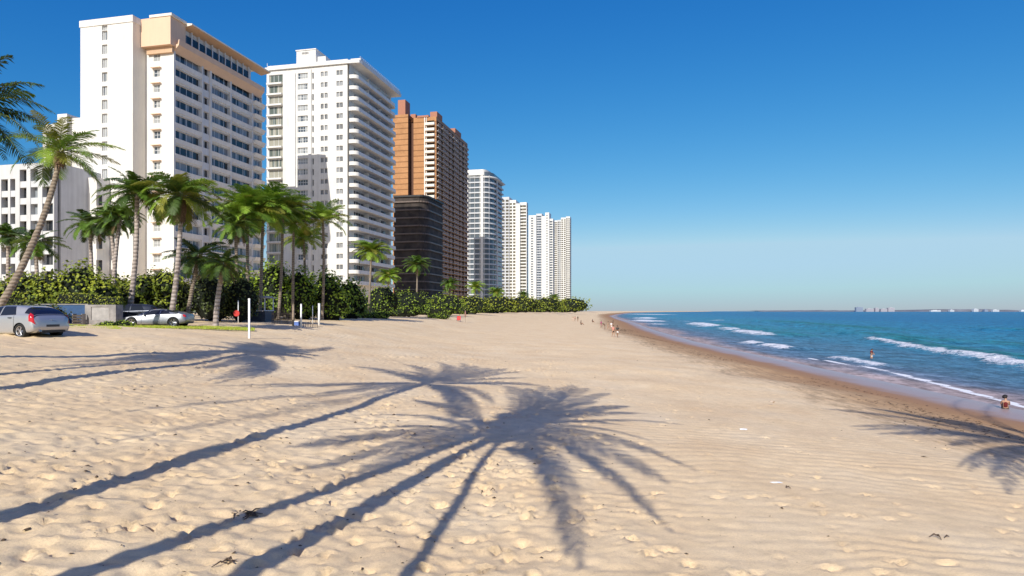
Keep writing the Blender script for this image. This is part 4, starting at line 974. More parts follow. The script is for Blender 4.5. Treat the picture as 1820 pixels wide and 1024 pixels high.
bush('clipped bright hedge along the top of the blue wall and stone block', 'hedge', 'hedge', 163, 43.6, [(-.95, 0, 1.35, 1.25, .55, .75), (.85, 0, 1.25, 1.2, .5, .6)], 3600, .11, M_SH, GS, 11, True)
bush('low bright weeds at the foot of the stone block', 'weeds', 'weeds', 205, 40.3, [(-.5, 0, .1, .7, .35, .28), (.5, 0, .12, .7, .35, .32)], 700, .12, M_SV, None, 12)
GP = 'greenery along the promenade'
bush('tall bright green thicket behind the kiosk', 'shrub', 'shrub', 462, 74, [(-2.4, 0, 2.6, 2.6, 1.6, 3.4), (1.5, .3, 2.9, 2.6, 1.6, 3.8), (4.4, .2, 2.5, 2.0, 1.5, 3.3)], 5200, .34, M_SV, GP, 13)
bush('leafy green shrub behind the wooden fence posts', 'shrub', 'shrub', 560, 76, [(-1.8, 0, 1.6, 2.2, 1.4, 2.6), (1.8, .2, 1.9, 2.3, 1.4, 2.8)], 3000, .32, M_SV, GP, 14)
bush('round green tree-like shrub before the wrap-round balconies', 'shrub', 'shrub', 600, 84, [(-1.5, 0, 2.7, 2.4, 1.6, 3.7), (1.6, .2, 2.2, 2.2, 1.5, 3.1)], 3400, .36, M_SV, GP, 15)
for k, (px, d, hh, lab) in enumerate(((655, 104, 1.25, 'green shrub at the foot of the dark bronze block'), (705, 116, 1.15, 'green shrub right of the slender palm before the dark bronze block'), (770, 150, 1.2, 'dense green tree line segment before the brown tower'), (815, 190, 1.35, 'dense green shrub before the round ended tower'),
        (862, 260, 1.7, 'far dark green clump below the round ended tower'), (905, 340, 2.1, 'far dark green clump below the stepped white tower'), (948, 450, 2.6, 'far dark green clump below the notched pale tower'), (992, 600, 3.3, 'farthest green clump below the tan gridded tower'))):
    w = d*.030
    bush(lab, 'shrub', 'shrub', px, d, [(-w*.8, 0, 1.5*hh, w, 1.6*hh, 2.0*hh), (w*.7, .3, 1.9*hh, w, 1.6*hh, 2.4*hh), (w*.1, -.6, 1.0*hh, w*1.3, 1.2*hh, 1.4*hh)], 2200, .30*max(1, d/110), M_SV if k < 3 else M_SH, GP, 20+k)
for k, (px, d, w, lab) in enumerate(((638, 92, 1.6, 'low green bush left of the dune edge'), (672, 94, 1.5, 'low green bush right of the dune edge'), (778, 118, 2.0, 'round light green bush on the sand near the red beach chair'))):
    bush(lab, 'shrub', 'bush', px, d, [(-w*.4, 0, .35, w*.7, .7, .65), (w*.4, 0, .4, w*.8, .7, .75)], 900, .2, M_SV, 'low bushes on the sand', 40+k)
# grass strip beside the parked cars
rng = random.Random(31); mb = MB()
for k in range(9000):
    px = rng.uniform(118, 452); t_ = (px-118)/334; d = rng.uniform(36.5, 38.8)+t_*8.5
    if rng.random() < .25: px = rng.uniform(118, 215); d = rng.uniform(36, 40)
    x, y, z = (px-CX)/F*d, d, 0; 
    mb.v += [(x-.03, y, 0), (x+.03, y, 0), (x+rng.uniform(-.1, .1), y+rng.uniform(-.1, .1), rng.uniform(.05, .16))]; i = len(mb.v); mb.f.append((i-3, i-2, i-1)); mb.m.append(0 if rng.random() < .6 else 1)
V_ = np.array(mb.v); V_[:, 2] += ground_z(V_[:, 0], V_[:, 1])-.01; mb.v = [tuple(v) for v in V_]
tag(mb.build('grass', [M_SH[0], M_SV[0]]), 'thin strip of yellow green grass between the sand and the parked cars', 'grass', None, 'stuff')
# ================================================================ parked cars
def crom(vals, t):
    """smooth curve through (key, value...) rows sampled at t"""
    k = np.array([v[0] for v in vals], float); V = np.array([v[1:] for v in vals], float)
    out = np.zeros((len(t), V.shape[1]))
    for i, q in enumerate(t):
        j = int(np.clip(np.searchsorted(k, q)-1, 0, len(k)-2)); f = (q-k[j])/(k[j+1]-k[j])
        m0 = (V[j+1]-V[max(j-1, 0)])/(k[j+1]-k[max(j-1, 0)])*(k[j+1]-k[j]); m1 = (V[min(j+2, len(k)-1)]-V[j])/(k[min(j+2, len(k)-1)]-k[j])*(k[j+1]-k[j])
        out[i] = (2*f**3-3*f**2+1)*V[j]+(f**3-2*f**2+f)*m0+(-2*f**3+3*f**2)*V[j+1]+(f**3-f**2)*m1
    return out
class CarShape:
    """body shell: rings along y (0 at the tail), each ring from sill (v=0) over the belt (v=.5) to the roof centre (v=1)"""
    def __init__(s, rows, L, n=64): s.rows = rows; s.L = L; s.n = n
    def ring(s, y):                                           # columns: zbottom, zbelt, ztop, half width low, half width belt, half width roof
        zb, zl, zt, wl_, wb_, wr = crom(s.rows, [y])[0]
        zl = min(zl, zt-.02)
        return [(0, wl_*.86, zb), (.10, wl_*.97, zb+.07), (.28, wl_, zb+(zl-zb)*.45), (.44, wb_*1.005, zl-.07), (.5, wb_*.985, zl), (.56, wb_*.95, zl+(zt-zl)*.10), (.74, wr+(wb_*.95-wr)*.25, zl+(zt-zl)*.74), (.82, wr*.93, zl+(zt-zl)*.91), (.90, wr*.62, zl+(zt-zl)*.985), (1.0, 0, zt)]
    def pt(s, y, v, off=0.0):
        q = crom(s.ring(y), [v])[0]
        if off:
            a = crom(s.ring(y), [min(1, v+.01)])[0]; b = crom(s.ring(y), [max(0, v-.01)])[0]; a2 = crom(s.ring(min(s.L, y+.03)), [v])[0]; b2 = crom(s.ring(max(0, y-.03)), [v])[0]
            dv = Vector((a[0]-b[0], 0, a[1]-b[1])); dy = Vector((a2[0]-b2[0], .06, a2[1]-b2[1])); nn = dv.cross(dy); nn = -nn if nn.x < 0 and v < .9 else nn
            if nn.z < 0 and v > .8: nn = -nn
            nn.normalize(); return (q[0]+nn.x*off, y+nn.y*off, q[1]+nn.z*off)
        return (q[0], y, q[1])
    def body(s):
        mb = MB(); vs = np.concatenate([np.linspace(0, .5, 12), np.linspace(.53, 1, 13)]); nv = len(vs); ys = np.linspace(0, s.L, s.n)
        full = [(v, 1) for v in vs]+[(v, -1) for v in vs[-2::-1]]; m = len(full)
        for y in ys:
            for v, sg in full: p = s.pt(y, v); mb.v.append((p[0]*sg, p[1], p[2]))
        for i in range(len(ys)-1):
            for j in range(m-1): a = i*m+j; mb.f.append((a, a+1, a+m+1, a+m)); mb.m.append(0)
            a = i*m; mb.f.append((a+m-1, a, a+m, a+2*m-1)); mb.m.append(0)
        mb.f.append(tuple(range(m-1, -1, -1))); mb.m.append(0); e = (len(ys)-1)*m; mb.f.append(tuple(range(e, e+m))); mb.m.append(0)
        return mb
    def patch(s, fy0, fy1, v0, v1, sg=1, ny=14, nv=7, off=.006, thick=0):
        """a piece of skin between y = fy0(v) and fy1(v), laid just proud of the body"""
        mb = MB(); g = []
        for j in range(nv+1):
            v = v0+(v1-v0)*j/nv; q = j/nv; a, b = fy0(q), fy1(q)
            for i in range(ny+1): p = s.pt(a+(b-a)*i/ny, v, off); mb.v.append((p[0]*sg, p[1], p[2]))
        for j in range(nv):
            for i in range(ny): k = j*(ny+1)+i; f = (k, k+1, k+ny+2, k+ny+1); mb.f.append(f if sg > 0 else f[::-1]); mb.m.append(0)
        return mb
def patch2(s, fy0, fy1, v0, v1, ny=10, nv=7, off=.006):       # both sides joined over the middle
    mb = MB(); vs = [v0+(v1-v0)*j/nv for j in range(nv+1)]
    full = [(v, 1) for v in vs]+[(v, -1) for v in vs[::-1]]
    for v, sg in full:
        q = (v-v0)/(v1-v0); a, b = fy0(q), fy1(q)
        for i in range(ny+1): p = s.pt(a+(b-a)*i/ny, v, off); mb.v.append((p[0]*sg, p[1], p[2]))
    for j in range(len(full)-1):
        for i in range(ny): k = j*(ny+1)+i; mb.f.append((k, k+1, k+ny+2, k+ny+1)); mb.m.append(0)
    return mb
def paint(name, col, metal=.5, rough=.28):
    t = NT(name); n = t.noise(260, 2); t.set(t.ramp(n, [(.3, [c*.94 for c in col]), (.7, col)]), t.ramp(t.noise(2.2, 4), [(.3, rough), (.7, rough+.12)]), metal, .5)
    t.b.inputs['Coat Weight'].default_value = .5; t.b.inputs['Coat Roughness'].default_value = .06; return t.mat
M_CWHITE = paint('pearl_white_paint', (.46, .46, .465), .5); M_CSILV = paint('silver_paint', (.30, .31, .33), .6); M_CDARK = paint('dark_blue_paint', (.03, .037, .055), .4); M_CGREY = paint('grey_paint', (.20, .21, .23), .5)
t = NT('car_glass'); M_CGL = t.set((.012, .014, .018), .05, 0, .7)
M_TYRE = plain('tyre_rubber', (.018, .018, .018), .85, var=.3, scale=20); M_RIM = plain('alloy_rim', (.58, .58, .60), .3, .8, var=.06); M_TRIM = plain('black_trim', (.02, .02, .021), .5); M_RED = plain('red_lamp', (.55, .015, .02), .15, var=.1, spec=.7); M_LAMP = plain('clear_lamp', (.6, .62, .64), .1, .2); M_CHR = plain('chrome', (.6, .6, .62), .15, .9); M_PLATE = plain('dark_plate', (.05, .05, .052), .4)
def tyre_meshes(r, w):
    mb = MB(); N = 28; prof = [(r*.66, -w/2), (r*.93, -w/2), (r, -w*.36), (r, w*.36), (r*.93, w/2), (r*.66, w/2)]
    for k in range(N):
        a = 2*math.pi*k/N
        for (q, x) in prof: mb.v.append((x, math.cos(a)*q, math.sin(a)*q))
    m = len(prof)
    for k in range(N):
        for j in range(m): a, b = k*m+j, k*m+(j+1) % m; c, d = ((k+1) % N)*m+(j+1) % m, ((k+1) % N)*m+j; mb.f.append((a, b, c, d)); mb.m.append(0)
    rm = MB(); rm.tube([(w*.16, 0, 0), (w*.30, 0, 0)], r*.17, 12, 0)
    for k in range(5):
        a = 2*math.pi*k/5
        for dq in (-.16, .16):
            c_, s_ = math.cos(a+dq), math.sin(a+dq); c2, s2 = math.cos(a+dq*1.35), math.sin(a+dq*1.35)
            rm.tube([(w*.27, c_*r*.12, s_*r*.12), (w*.38, c2*r*.62, s2*r*.62)], r*.045, 5, 0)
    pr = [(r*.60, w*.36), (r*.68, w*.47), (r*.70, w*.40), (r*.66, w*.1), (r*.60, w*.1)]; i0 = len(rm.v); m = len(pr)
    for k in range(N):
        a = 2*math.pi*k/N
        for (q, x) in pr: rm.v.append((x, math.cos(a)*q, math.sin(a)*q))
    for k in range(N):
        for j in range(m): rm.f.append((i0+k*m+j, i0+k*m+(j+1) % m, i0+((k+1) % N)*m+(j+1) % m, i0+((k+1) % N)*m+j)); rm.m.append(0)
    dk = MB(); dk.poly([(w*.06, math.cos(2*math.pi*k/N)*r*.67, math.sin(2*math.pi*k/N)*r*.67) for k in range(N)])
    return mb.mesh('tyre', M_TYRE, True), rm.mesh('rim', M_RIM, False), dk.mesh('brake_disc', M_TRIM)
def cut_arches(bo, wheels, r):
    """round wheel openings cut out of the body shell"""
    mb = MB()
    for (x, y) in wheels: mb.tube([(x-.30 if x > 0 else x+.30, y, r), (x*1.6, y, r)], r*1.13, 28, 0)
    cu = mb.build('cut', M_TRIM); cu.parent = bo.parent
    md = bo.modifiers.new('arches', 'BOOLEAN'); md.operation = 'DIFFERENCE'; md.object = cu; md.solver = 'EXACT'; md.material_mode = 'TRANSFER'
    bpy.context.view_layer.update(); dg = bpy.context.evaluated_depsgraph_get()
    nm = bpy.data.meshes.new_from_object(bo.evaluated_get(dg)); bo.modifiers.clear(); bo.data = nm
    bpy.data.objects.remove(cu, do_unlink=True)
    nm.shade_smooth() if hasattr(nm, 'shade_smooth') else None
    try: nm.set_sharp_from_angle(angle=R(38))
    except Exception: pass
def make_car(label, rows, L, wb, track, r, pm, loc, rz, spec, group='parked cars'):
    car = thing('parked_car', label, 'car', loc, rz, group); sh = CarShape(rows, L)
    bo = sh.body().build('body', pm, car, True); cut_arches(bo, [(s*track, y) for y in wb for s in (1, -1)], r)
    ty, rm, dk = tyre_meshes(r, .22)
    for y in wb:
        for s in (1, -1):
            w_ = link('wheel', dk, car, (s*(track-.02), y, r), 0 if s > 0 else math.pi); link('tyre', ty, w_); link('rim', rm, w_)
    for s in (1, -1):
        for (a0, a1, b0, b1, v0, v1) in spec['side']: sh.patch(lambda q: a0+(a1-a0)*q, lambda q: b0+(b1-b0)*q, v0, v1, s).build('side_window', M_CGL, car, True)
        for (a0, a1, b0, b1, v0, v1, nm, mt) in spec.get('extra', ()): sh.patch(lambda q: a0+(a1-a0)*q, lambda q: b0+(b1-b0)*q, v0, v1, s, 10, 6, .010).build(nm, mt, car, True)
        for (y, va, vb) in spec['seams']: sh.patch(lambda q: y, lambda q: y+.014, va, vb, s, 1, 10, .004).build('door_seam', M_TRIM, car)
        for (y, v) in spec['handles']: p = sh.pt(y, v, .02); m_ = MB(); m_.box(-.02, .02, -.09, .09, -.018, .018); m_.build('door_handle', M_TRIM if pm != M_CDARK else M_CHR, car, loc=(p[0]*s, p[1], p[2]))
        y, v = spec['mirror']; p = sh.pt(y, v); m_ = MB(); m_.tube([(0, 0, 0), (s*.10, .01, .03), (s*.2, 0, .05)], [.03, .075, .05], 8); m_.build('wing_mirror', pm, car, True, loc=(p[0]*s, p[1], p[2]))
    for (a0, a1, b0, b1, v0, v1, nm, mt) in spec['over']: patch2(sh, lambda q: a0+(a1-a0)*q, lambda q: b0+(b1-b0)*q, v0, v1).build(nm, mt, car, True)
    for (nm, mt, bx) in spec['boxes']: m_ = MB(); m_.box(*bx); m_.build(nm, mt, car)
    return car, sh
# hatchback: tail at y=0. columns y, zbottom, zbelt, ztop, half widths low, belt, roof
HB = [(0, .44, .62, .70, .62, .60, .50), (.05, .34, .80, .93, .80, .76, .60), (.16, .27, .95, 1.05, .87, .84, .62), (.34, .24, 1.00, 1.22, .895, .87, .60), (.62, .22, 1.01, 1.36, .90, .875, .60), (1.0, .20, 1.0, 1.425, .90, .88, .61), (1.5, .19, .98, 1.455, .90, .885, .62), (2.2, .19, .95, 1.435, .90, .885, .62), (2.75, .19, .92, 1.30, .90, .88, .60), (3.25, .19, .89, 1.08, .90, .87, .60), (3.7, .20, .85, .93, .89, .84, .58), (4.1, .24, .74, .80, .83, .78, .52), (4.28, .34, .60, .66, .70, .64, .46)]
spec1 = dict(side=[(1.02, 1.30, 1.93, 1.93, .545, .80), (2.0, 2.0, 3.02, 2.52, .545, .80)], seams=[(1.10, .16, .52), (1.98, .12, .54), (3.05, .12, .5)], handles=[(1.32, .43), (2.2, .43)], mirror=(2.95, .54),
    extra=[(.035, .16, .26, .34, .36, .66, 'tail_light', M_RED), (.10, .2, .8, .8, .02, .05, 'sill_trim', M_TRIM)],
    over=[(.15, .17, .60, .64, .60, 1.0, 'rear_window', M_CGL), (2.66, 2.52, 3.30, 3.2, .60, 1.0, 'windscreen', M_CGL), (1.0, 1.0, 2.2, 2.2, .86, 1.0, 'glass_roof', plain('tinted_roof_glass', (.10, .16, .22), .12, var=.05, spec=.6)), (.10, .11, .135, .145, .50, 1.0, 'boot_lip', M_TRIM)],
    boxes=[('number_plate', M_PLATE, (-.30, .30, -.012, .03, .50, .60)), ('bumper_trim', M_TRIM, (-.60, .60, .03, .2, .26, .345)), ('badge', M_CHR, (-.07, .07, -.004, .03, .800, .822)), ('exhaust', M_CHR, (-.62, -.5, -.01, .12, .31, .35))])
x, y, z = gnd(97, 28.6)
make_car('silvery white hatchback with red tail lights parked at the left edge of the sand', HB, 4.3, (.78, 3.35), .80, .325, M_CWHITE, (x, y-.1, z+.02), R(74), spec1)
# low coupe, nose at the high-y end
CP = [(0, .42, .62, .68, .62, .60, .5), (.06, .32, .78, .86, .80, .76, .6), (.25, .25, .86, .92, .89, .84, .62), (.6, .20, .88, 1.02, .92, .87, .60), (1.1, .17, .87, 1.14, .92, .875, .58), (1.6, .16, .85, 1.21, .92, .875, .56), (2.0, .16, .83, 1.22, .92, .87, .56), (2.4, .16, .80, 1.16, .92, .87, .56), (2.85, .16, .77, .96, .92, .865, .56), (3.2, .17, .74, .82, .92, .85, .56), (3.8, .19, .66, .72, .91, .82, .54), (4.2, .22, .55, .60, .84, .74, .5), (4.42, .28, .42, .46, .66, .58, .44)]
spec2 = dict(side=[(1.0, 1.2, 1.63, 1.63, .54, .74), (1.70, 1.70, 2.7, 2.25, .54, .75)], seams=[(1.66, .12, .54), (2.78, .12, .5)], handles=[(1.84, .43)], mirror=(2.6, .54),
    extra=[(.05, .05, .2, .22, .40, .50, 'tail_light', M_RED), (3.95, 4.0, 4.3, 4.25, .46, .62, 'headlight', M_LAMP), (.9, .9, 3.2, 3.2, .03, .07, 'sill_trim', M_TRIM)],
    over=[(.55, .7, 1.25, 1.45, .68, 1.0, 'rear_window', M_CGL), (2.42, 2.3, 2.95, 2.8, .62, 1.0, 'windscreen', M_CGL)], boxes=[('bumper_trim', M_TRIM, (-.6, .6, .06, .3, .24, .34))])
x, y, z = gnd(337, 43.5)
make_car('low silver coupe parked side on below the ringed palm trunk', CP, 4.45, (.80, 3.42), .81, .33, M_CSILV, (x, y+.2, z+.02), R(96), spec2)
x, y, z = gnd(292, 46.6)
make_car('dark blue car mostly hidden behind the silver coupe', HB, 4.3, (.78, 3.35), .80, .325, M_CDARK, (x, y, z+.02), R(97), spec1)

# ================================================================ wall, block, post, kiosk, fence and other beach furniture
def place(name, lab, cat, px, d, rz=0.0, group=None, dz=0.0):
    x, y, z = gnd(px, d); return thing(name, lab, cat, (x, y, z+dz), rz, group)
M_BLUE = plain('blue_wall_paint', (.035, .085, .19), .7, var=.2, bump=.2); M_STONE = plain('weathered_stone', (.27, .25, .235), .9, var=.3, scale=2.2, bump=.4); M_WPAINT = plain('white_post_paint', (.80, .80, .78), .5, var=.06); M_WOOD = plain('weathered_wood', (.30, .23, .16), .85, var=.4, scale=6, bump=.4); M_DWOOD = plain('dark_wood', (.07, .055, .045), .85, var=.4, scale=6); M_THATCH = plain('thatch', (.26, .20, .11), .95, var=.45, scale=14, bump=.6)
M_STEELB = plain('navy_panel', (.055, .065, .085), .6, var=.2); M_PALEB = plain('pale_blue_panel', (.40, .46, .52), .5, var=.1); M_REDP = plain('red_paint', (.55, .04, .03), .5, var=.15)
o = place('low_wall', 'low blue painted wall between the white hatchback and the stone block', 'wall', 130, 42.6); m_ = MB(); m_.box(-2.6, 1.05, -.12, .12, -.2, 1.26); m_.build('wall', M_BLUE, o); m_ = MB(); m_.box(-2.62, 1.08, -.16, .16, 1.262, 1.33); m_.build('coping', M_STONE, o)
o = place('crate', 'small dark slatted crate standing against the blue wall', 'crate', 140, 41.6)
m_ = MB()
for k in range(4): m_.box(-.3, .3, -.2, -.17, .02+k*.17, .14+k*.17)
m_.build('slats', M_DWOOD, o); m_ = MB()
for sx in (-.32, .27): m_.box(sx, sx+.05, -.16, .2, 0, .72)
m_.build('frame', M_STONE, o)
o = place('stone_block', 'grey stone block with a sunken square panel between blue wall and silver coupe', 'stone block', 185, 42.2, R(-4))
m_ = MB(); w = 1.05; wall(m_, -w, -.35, 0, 2*w, -.2, 1.34, [(.42, 1.62, .36, 1.2)], .05); m_.quad((w, -.35, -.2), (w, .35, -.2), (w, .35, 1.34), (w, -.35, 1.34)); m_.quad((-w, .35, -.2), (-w, -.35, -.2), (-w, -.35, 1.34), (-w, .35, 1.34)); m_.quad((-w, -.35, 1.34), (w, -.35, 1.34), (w, .35, 1.34), (-w, .35, 1.34)); m_.quad((w, .35, -.2), (-w, .35, -.2), (-w, .35, 1.34), (w, .35, 1.34)); m_.build('block', M_STONE, o)
m_ = MB(); m_.quad((-.63, -.301, .36), (.57, -.301, .36), (.57, -.301, 1.2), (-.63, -.301, 1.2)); m_.build('panel', plain('stone_panel', (.36, .34, .32), .9, var=.2, scale=3), o)
# white post on the sand
x, y, z = hit(443, 599)
o = thing('white_post', 'plain white painted post standing alone in the sand', 'post', (x, y, z), 0); m_ = MB(); m_.box(-.05, .05, -.05, .05, -.3, 2.3); m_.build('shaft', M_WPAINT, o); m_ = MB(); m_.box(-.065, .065, -.065, .065, 2.302, 2.34); m_.box(-.045, .045, -.045, .045, 2.34, 2.37); m_.build('cap', M_WPAINT, o)
# red buoy sign
o = place('buoy_post', 'white post with a round red disc left of the kiosk', 'sign', 421, 57); m_ = MB(); m_.tube([(.12, 0, -.2), (.12, 0, 1.9)], .04, 8); m_.build('post', M_WPAINT, o, True)
m_ = MB(); m_.tube([(0, -.11, .78), (0, -.05, .78)], .27, 24); m_.build('disc', M_REDP, o)
# kiosk
o = place('kiosk', 'small beach kiosk with pale blue front and dark navy side panels', 'kiosk', 455, 63, R(-3))
m_ = MB(); m_.box(-1.3, -.45, -1.0, 1.0, -.1, .95); m_.build('counter', M_PALEB, o)
m_ = MB(); m_.box(-.44, 1.35, -1.02, 1.0, -.1, .92); m_.build('side_panel', M_STEELB, o)
m_ = MB(); m_.box(-1.36, 1.4, -1.08, 1.05, .953, 1.02); m_.build('counter_top', M_WPAINT, o)
for (px_, py_) in ((-1.28, -.98), (1.3, -.98), (-.44, -.98), (-1.28, .95), (1.3, .95)): m_ = MB(); m_.box(px_-.04, px_+.04, py_-.04, py_+.04, 1.02, 2.2); m_.build('post', M_WPAINT, o)
m_ = MB(); m_.box(-1.5, 1.55, -1.3, 1.2, 2.2, 2.29); m_.prism([(-1.4, -1.2), (1.45, -1.2), (1.2, 1.1), (-1.2, 1.1)], 2.292, 2.4); m_.build('roof', M_CONC, o)
for q in (-1.0, -.1, .5, 1.0): m_ = MB(); m_.tube([(q, -.8, 1.02), (q, -.8, 1.22), (q, -.8, 1.3)], [.09, .1, .05], 10); m_.build('jar', M_DGLASS, o, True)
# slat fence
o = place('slat_fence', 'fence of uneven weathered wooden slats right of the kiosk', 'fence', 503, 57, R(-2)); rg = random.Random(4)
m_ = MB()
for k in range(24): q = -1.0+k*.087; h_ = rg.uniform(.95, 1.5); m_.box(q, q+rg.uniform(.03, .055), -.02+rg.uniform(-.015, .015), .012, -.2, h_)
m_.build('slat_panel', M_DWOOD, o); m_ = MB(); m_.box(-1.02, 1.1, .02, .06, .38, .46); m_.build('rail', M_WOOD, o); m_ = MB(); m_.box(-1.02, 1.1, .02, .06, .85, .93); m_.build('rail', M_WOOD, o)
# slim posts right of the slat fence
for (px_, d_, w_, hh_, mt, lab) in ((521, 55, .085, 1.75, M_WOOD, 'thick pale wooden post at the right end of the slat fence'), (535, 54, .07, 1.9, M_WPAINT, 'slim pale post standing between the blue cool box and the stakes'), (555.5, 60, .035, 1.7, M_WPAINT, 'thinnest white post before the green shrub'), (567, 58, .10, 2.0, M_WPAINT, 'thick white post farthest right of the slim posts')):
    o = place('post', lab, 'post', px_, d_, 0, 'posts beside the slat fence'); m_ = MB(); m_.tube([(0, 0, -.2), (.01, 0, hh_)], w_, 10); m_.build('shaft', mt, o, True); m_ = MB(); m_.tube([(.01, 0, hh_+.002), (.01, 0, hh_+.05)], [w_*1.25, w_*.8], 10); m_.build('cap', mt, o)
rg = random.Random(8)
o = place('stakes', 'row of short dark stakes in the sand between two slim posts', 'stakes', 549, 55)
for k in range(11): q = -.75+k*.15; m_ = MB(); m_.tube([(q, 0, -.2), (q+rg.uniform(-.03, .03), 0, rg.uniform(.3, .6))], .025, 6); m_.build('stake', M_DWOOD, o)
o = place('cool_box', 'small blue and white cool box beside the slim pale post', 'cool box', 529, 56); m_ = MB(); m_.box(-.26, .26, -.17, .17, 0, .33); m_.build('box', plain('blue_plastic', (.12, .2, .5), .4), o); m_ = MB(); m_.box(-.28, .28, -.19, .19, .332, .40); m_.build('lid', M_WPAINT, o)
# red beach chair and a pole
o = place('beach_chair', 'low red beach chair near the round bush', 'beach chair', 815, 118)
m_ = MB(); m_.poly([(-.35, -.3, .28), (.35, -.3, .28), (.35, .3, .20), (-.35, .3, .20)]); m_.build('seat', M_REDP, o); m_ = MB(); m_.poly([(-.35, .3, .2), (.35, .3, .2), (.35, .75, 1.0), (-.35, .75, 1.0)]); m_.build('backrest', M_REDP, o)
for s_ in (-.36, .36): m_ = MB(); m_.tube([(s_, -.3, 0), (s_, -.3, .3), (s_, .3, .2), (s_, .78, 1.04)], .025, 6); m_.tube([(s_, .3, .2), (s_, .55, 0)], .025, 6); m_.build('leg', M_CHR, o)
o = place('umbrella', 'closed beach umbrella on a thin pole by the red beach chair', 'umbrella', 827, 120); m_ = MB(); m_.tube([(0, 0, -.2), (0, 0, 2.3)], .03, 6); m_.build('pole', M_WOOD, o); m_ = MB(); m_.tube([(0, 0, .9), (0, 0, 1.1), (0, 0, 1.9), (0, 0, 2.25)], [.06, .16, .11, .02], 10); m_.build('canopy', plain('faded_canvas', (.32, .18, .14), .9), o, True)

# ================================================================ litter and drift on the sand
M_PAPER = plain('white_paper', (.82, .82, .80), .8, var=.05); M_TWIG = plain('dry_twig', (.09, .06, .04), .9, var=.4, scale=9); M_WEED = plain('dark_seaweed', (.085, .055, .034), .95, var=.5, scale=9)
def flat_scrap(name, lab, px, py, w, dpt, mat, seed, cat, lift=.03):
    rg = random.Random(seed); x, y, z = hit(px, py); m_ = MB(); N = 10
    rim = [(math.cos(6.283*k/N)*w*rg.uniform(.7, 1.15), math.sin(6.283*k/N)*dpt*rg.uniform(.7, 1.15), rg.uniform(0, lift)) for k in range(N)]
    for k in range(N): m_.poly([(0, 0, lift*1.1), rim[k], rim[(k+1) % N]])
    tag(m_.build(name, mat, None, False, (x, y, z+.03)), lab, cat)
flat_scrap('paper_scrap', 'white paper scrap on open sand right of the big palm shadow', 1322, 765.5, .13, .10, M_PAPER, 1, 'litter')
flat_scrap('paper_scrap', 'torn white scraps lying below the other paper on bare sand', 1380, 861, .12, .06, M_PAPER, 2, 'litter', .02)
flat_scrap('shell', 'pale shell on the sand high above the white paper scrap', 1372, 718, .13, .10, plain('pale_shell', (.62, .48, .33), .6), 3, 'shell', .08)
def twigs(lab, px, py, n, size, seed, name='driftwood', spread=.25, cat='driftwood', mat=None):
    rg = random.Random(seed); x, y, z = hit(px, py); m_ = MB()
    for k in range(n):
        a = rg.uniform(0, 6.28); cx_, cy_ = rg.gauss(0, spread), rg.gauss(0, spread); l_ = size*rg.uniform(.5, 1.2); c_, s_ = math.cos(a)*l_, math.sin(a)*l_
        zz = gz(x+cx_, y+cy_)-gz(x, y)
        m_.tube([(cx_-c_, cy_-s_, zz+.02), (cx_, cy_, zz+.05+rg.uniform(0, .03)), (cx_+c_, cy_+s_, zz+.03)], [.004, .012, .005], 5)
    tag(m_.build(name, mat or M_TWIG, None, False, (x, y, z+.03)), lab, cat)
twigs('dark clump of drift debris in the near sand between two trunk shadows', 440, 922, 16, .14, 1, 'driftwood', .09)
twigs('small dark twig by the thin trunk shadow', 868, 877, 2, .08, 2); twigs('dark twig lying at the lower right of the sand', 1672, 962, 3, .09, 3, spread=.05); twigs('small dark twig right of the torn white scraps', 1396, 872, 2, .05, 4, spread=.03)
twigs('dark debris at the lower edge between trunk shadows', 398, 1008, 6, .09, 5, spread=.05); twigs('small brown twig in the left middle sand', 120, 758, 3, .09, 6, spread=.05); twigs('short dark stick near the right frond shadow', 1520, 706, 4, .25, 7, spread=.3)
# dark bits added over the trampled sand to stand for shade in hollows
rg = np.random.RandomState(5); m_ = MB()
for k in range(1000):
    y = 6.8+rg.rand()**1.5*42; x = rg.uniform(-.80*y-1, .52*y) if rg.rand() < .8 else rg.uniform(-.8*y, -.1*y)
    if rg.rand() < np.clip((x/y+.15)*1.5, 0, .85): continue
    z = gz(x, y)+.0; l_ = min(.06, rg.gamma(2.0, .010))+.007; a = rg.normal(.2, .7); w = l_*rg.uniform(.25, .7); h = l_*rg.uniform(.2, .6); ca, sa = math.cos(a), math.sin(a)
    j0 = int(np.clip(np.searchsorted(YS, y), 1, len(YS)-1)); i0 = int(np.clip(np.searchsorted(XS, x), 1, len(XS)-1)); z = float(Z[j0-1:j0+1, i0-1:i0+1].max())
    pts = [(x-ca*l_, y-sa*l_, z), (x+sa*w, y-ca*w, z), (x+ca*l_*rg.uniform(.6, 1), y+sa*l_, z), (x-sa*w*.8, y+ca*w*.8, z)]; tp = (x+rg.normal()*l_*.2, y, z+h)
    for q in range(4): m_.poly([pts[q], pts[(q+1) % 4], tp])
tag(m_.build('hollow_shade_specks', M_WEED), 'dark specks added over the trampled sand for the shade in its hollows', 'debris', None, 'stuff')
# seaweed along the tide line: too many scraps to count
rg = np.random.RandomState(12); m_ = MB()
for k in range(4200):
    y = 14+rg.rand()**1.6*150; s_ = 13.2+rg.normal()*1.5+(1.4 if rg.rand() < .3 else 0)+2.2*math.sin(y*.11); x = shore_x(y)-s_/.975
    if vnoise(np.array([x*.5]), np.array([y*.22]))[0] < -.02: continue
    a = rg.rand()*6.28; l_ = rg.uniform(.02, .085)*(1+y/90); w = l_*rg.uniform(.12, .4); z = gz(x, y)+.035
    ca, sa = math.cos(a), math.sin(a); m_.quad((x-ca*l_, y-sa*l_, z), (x+sa*w, y-ca*w, z+.02), (x+ca*l_, y+sa*l_, z), (x-sa*w, y+ca*w, z+.015))
tag(m_.build('seaweed', M_WEED), 'dark seaweed scraps strewn along the tide line', 'seaweed', None, 'stuff')

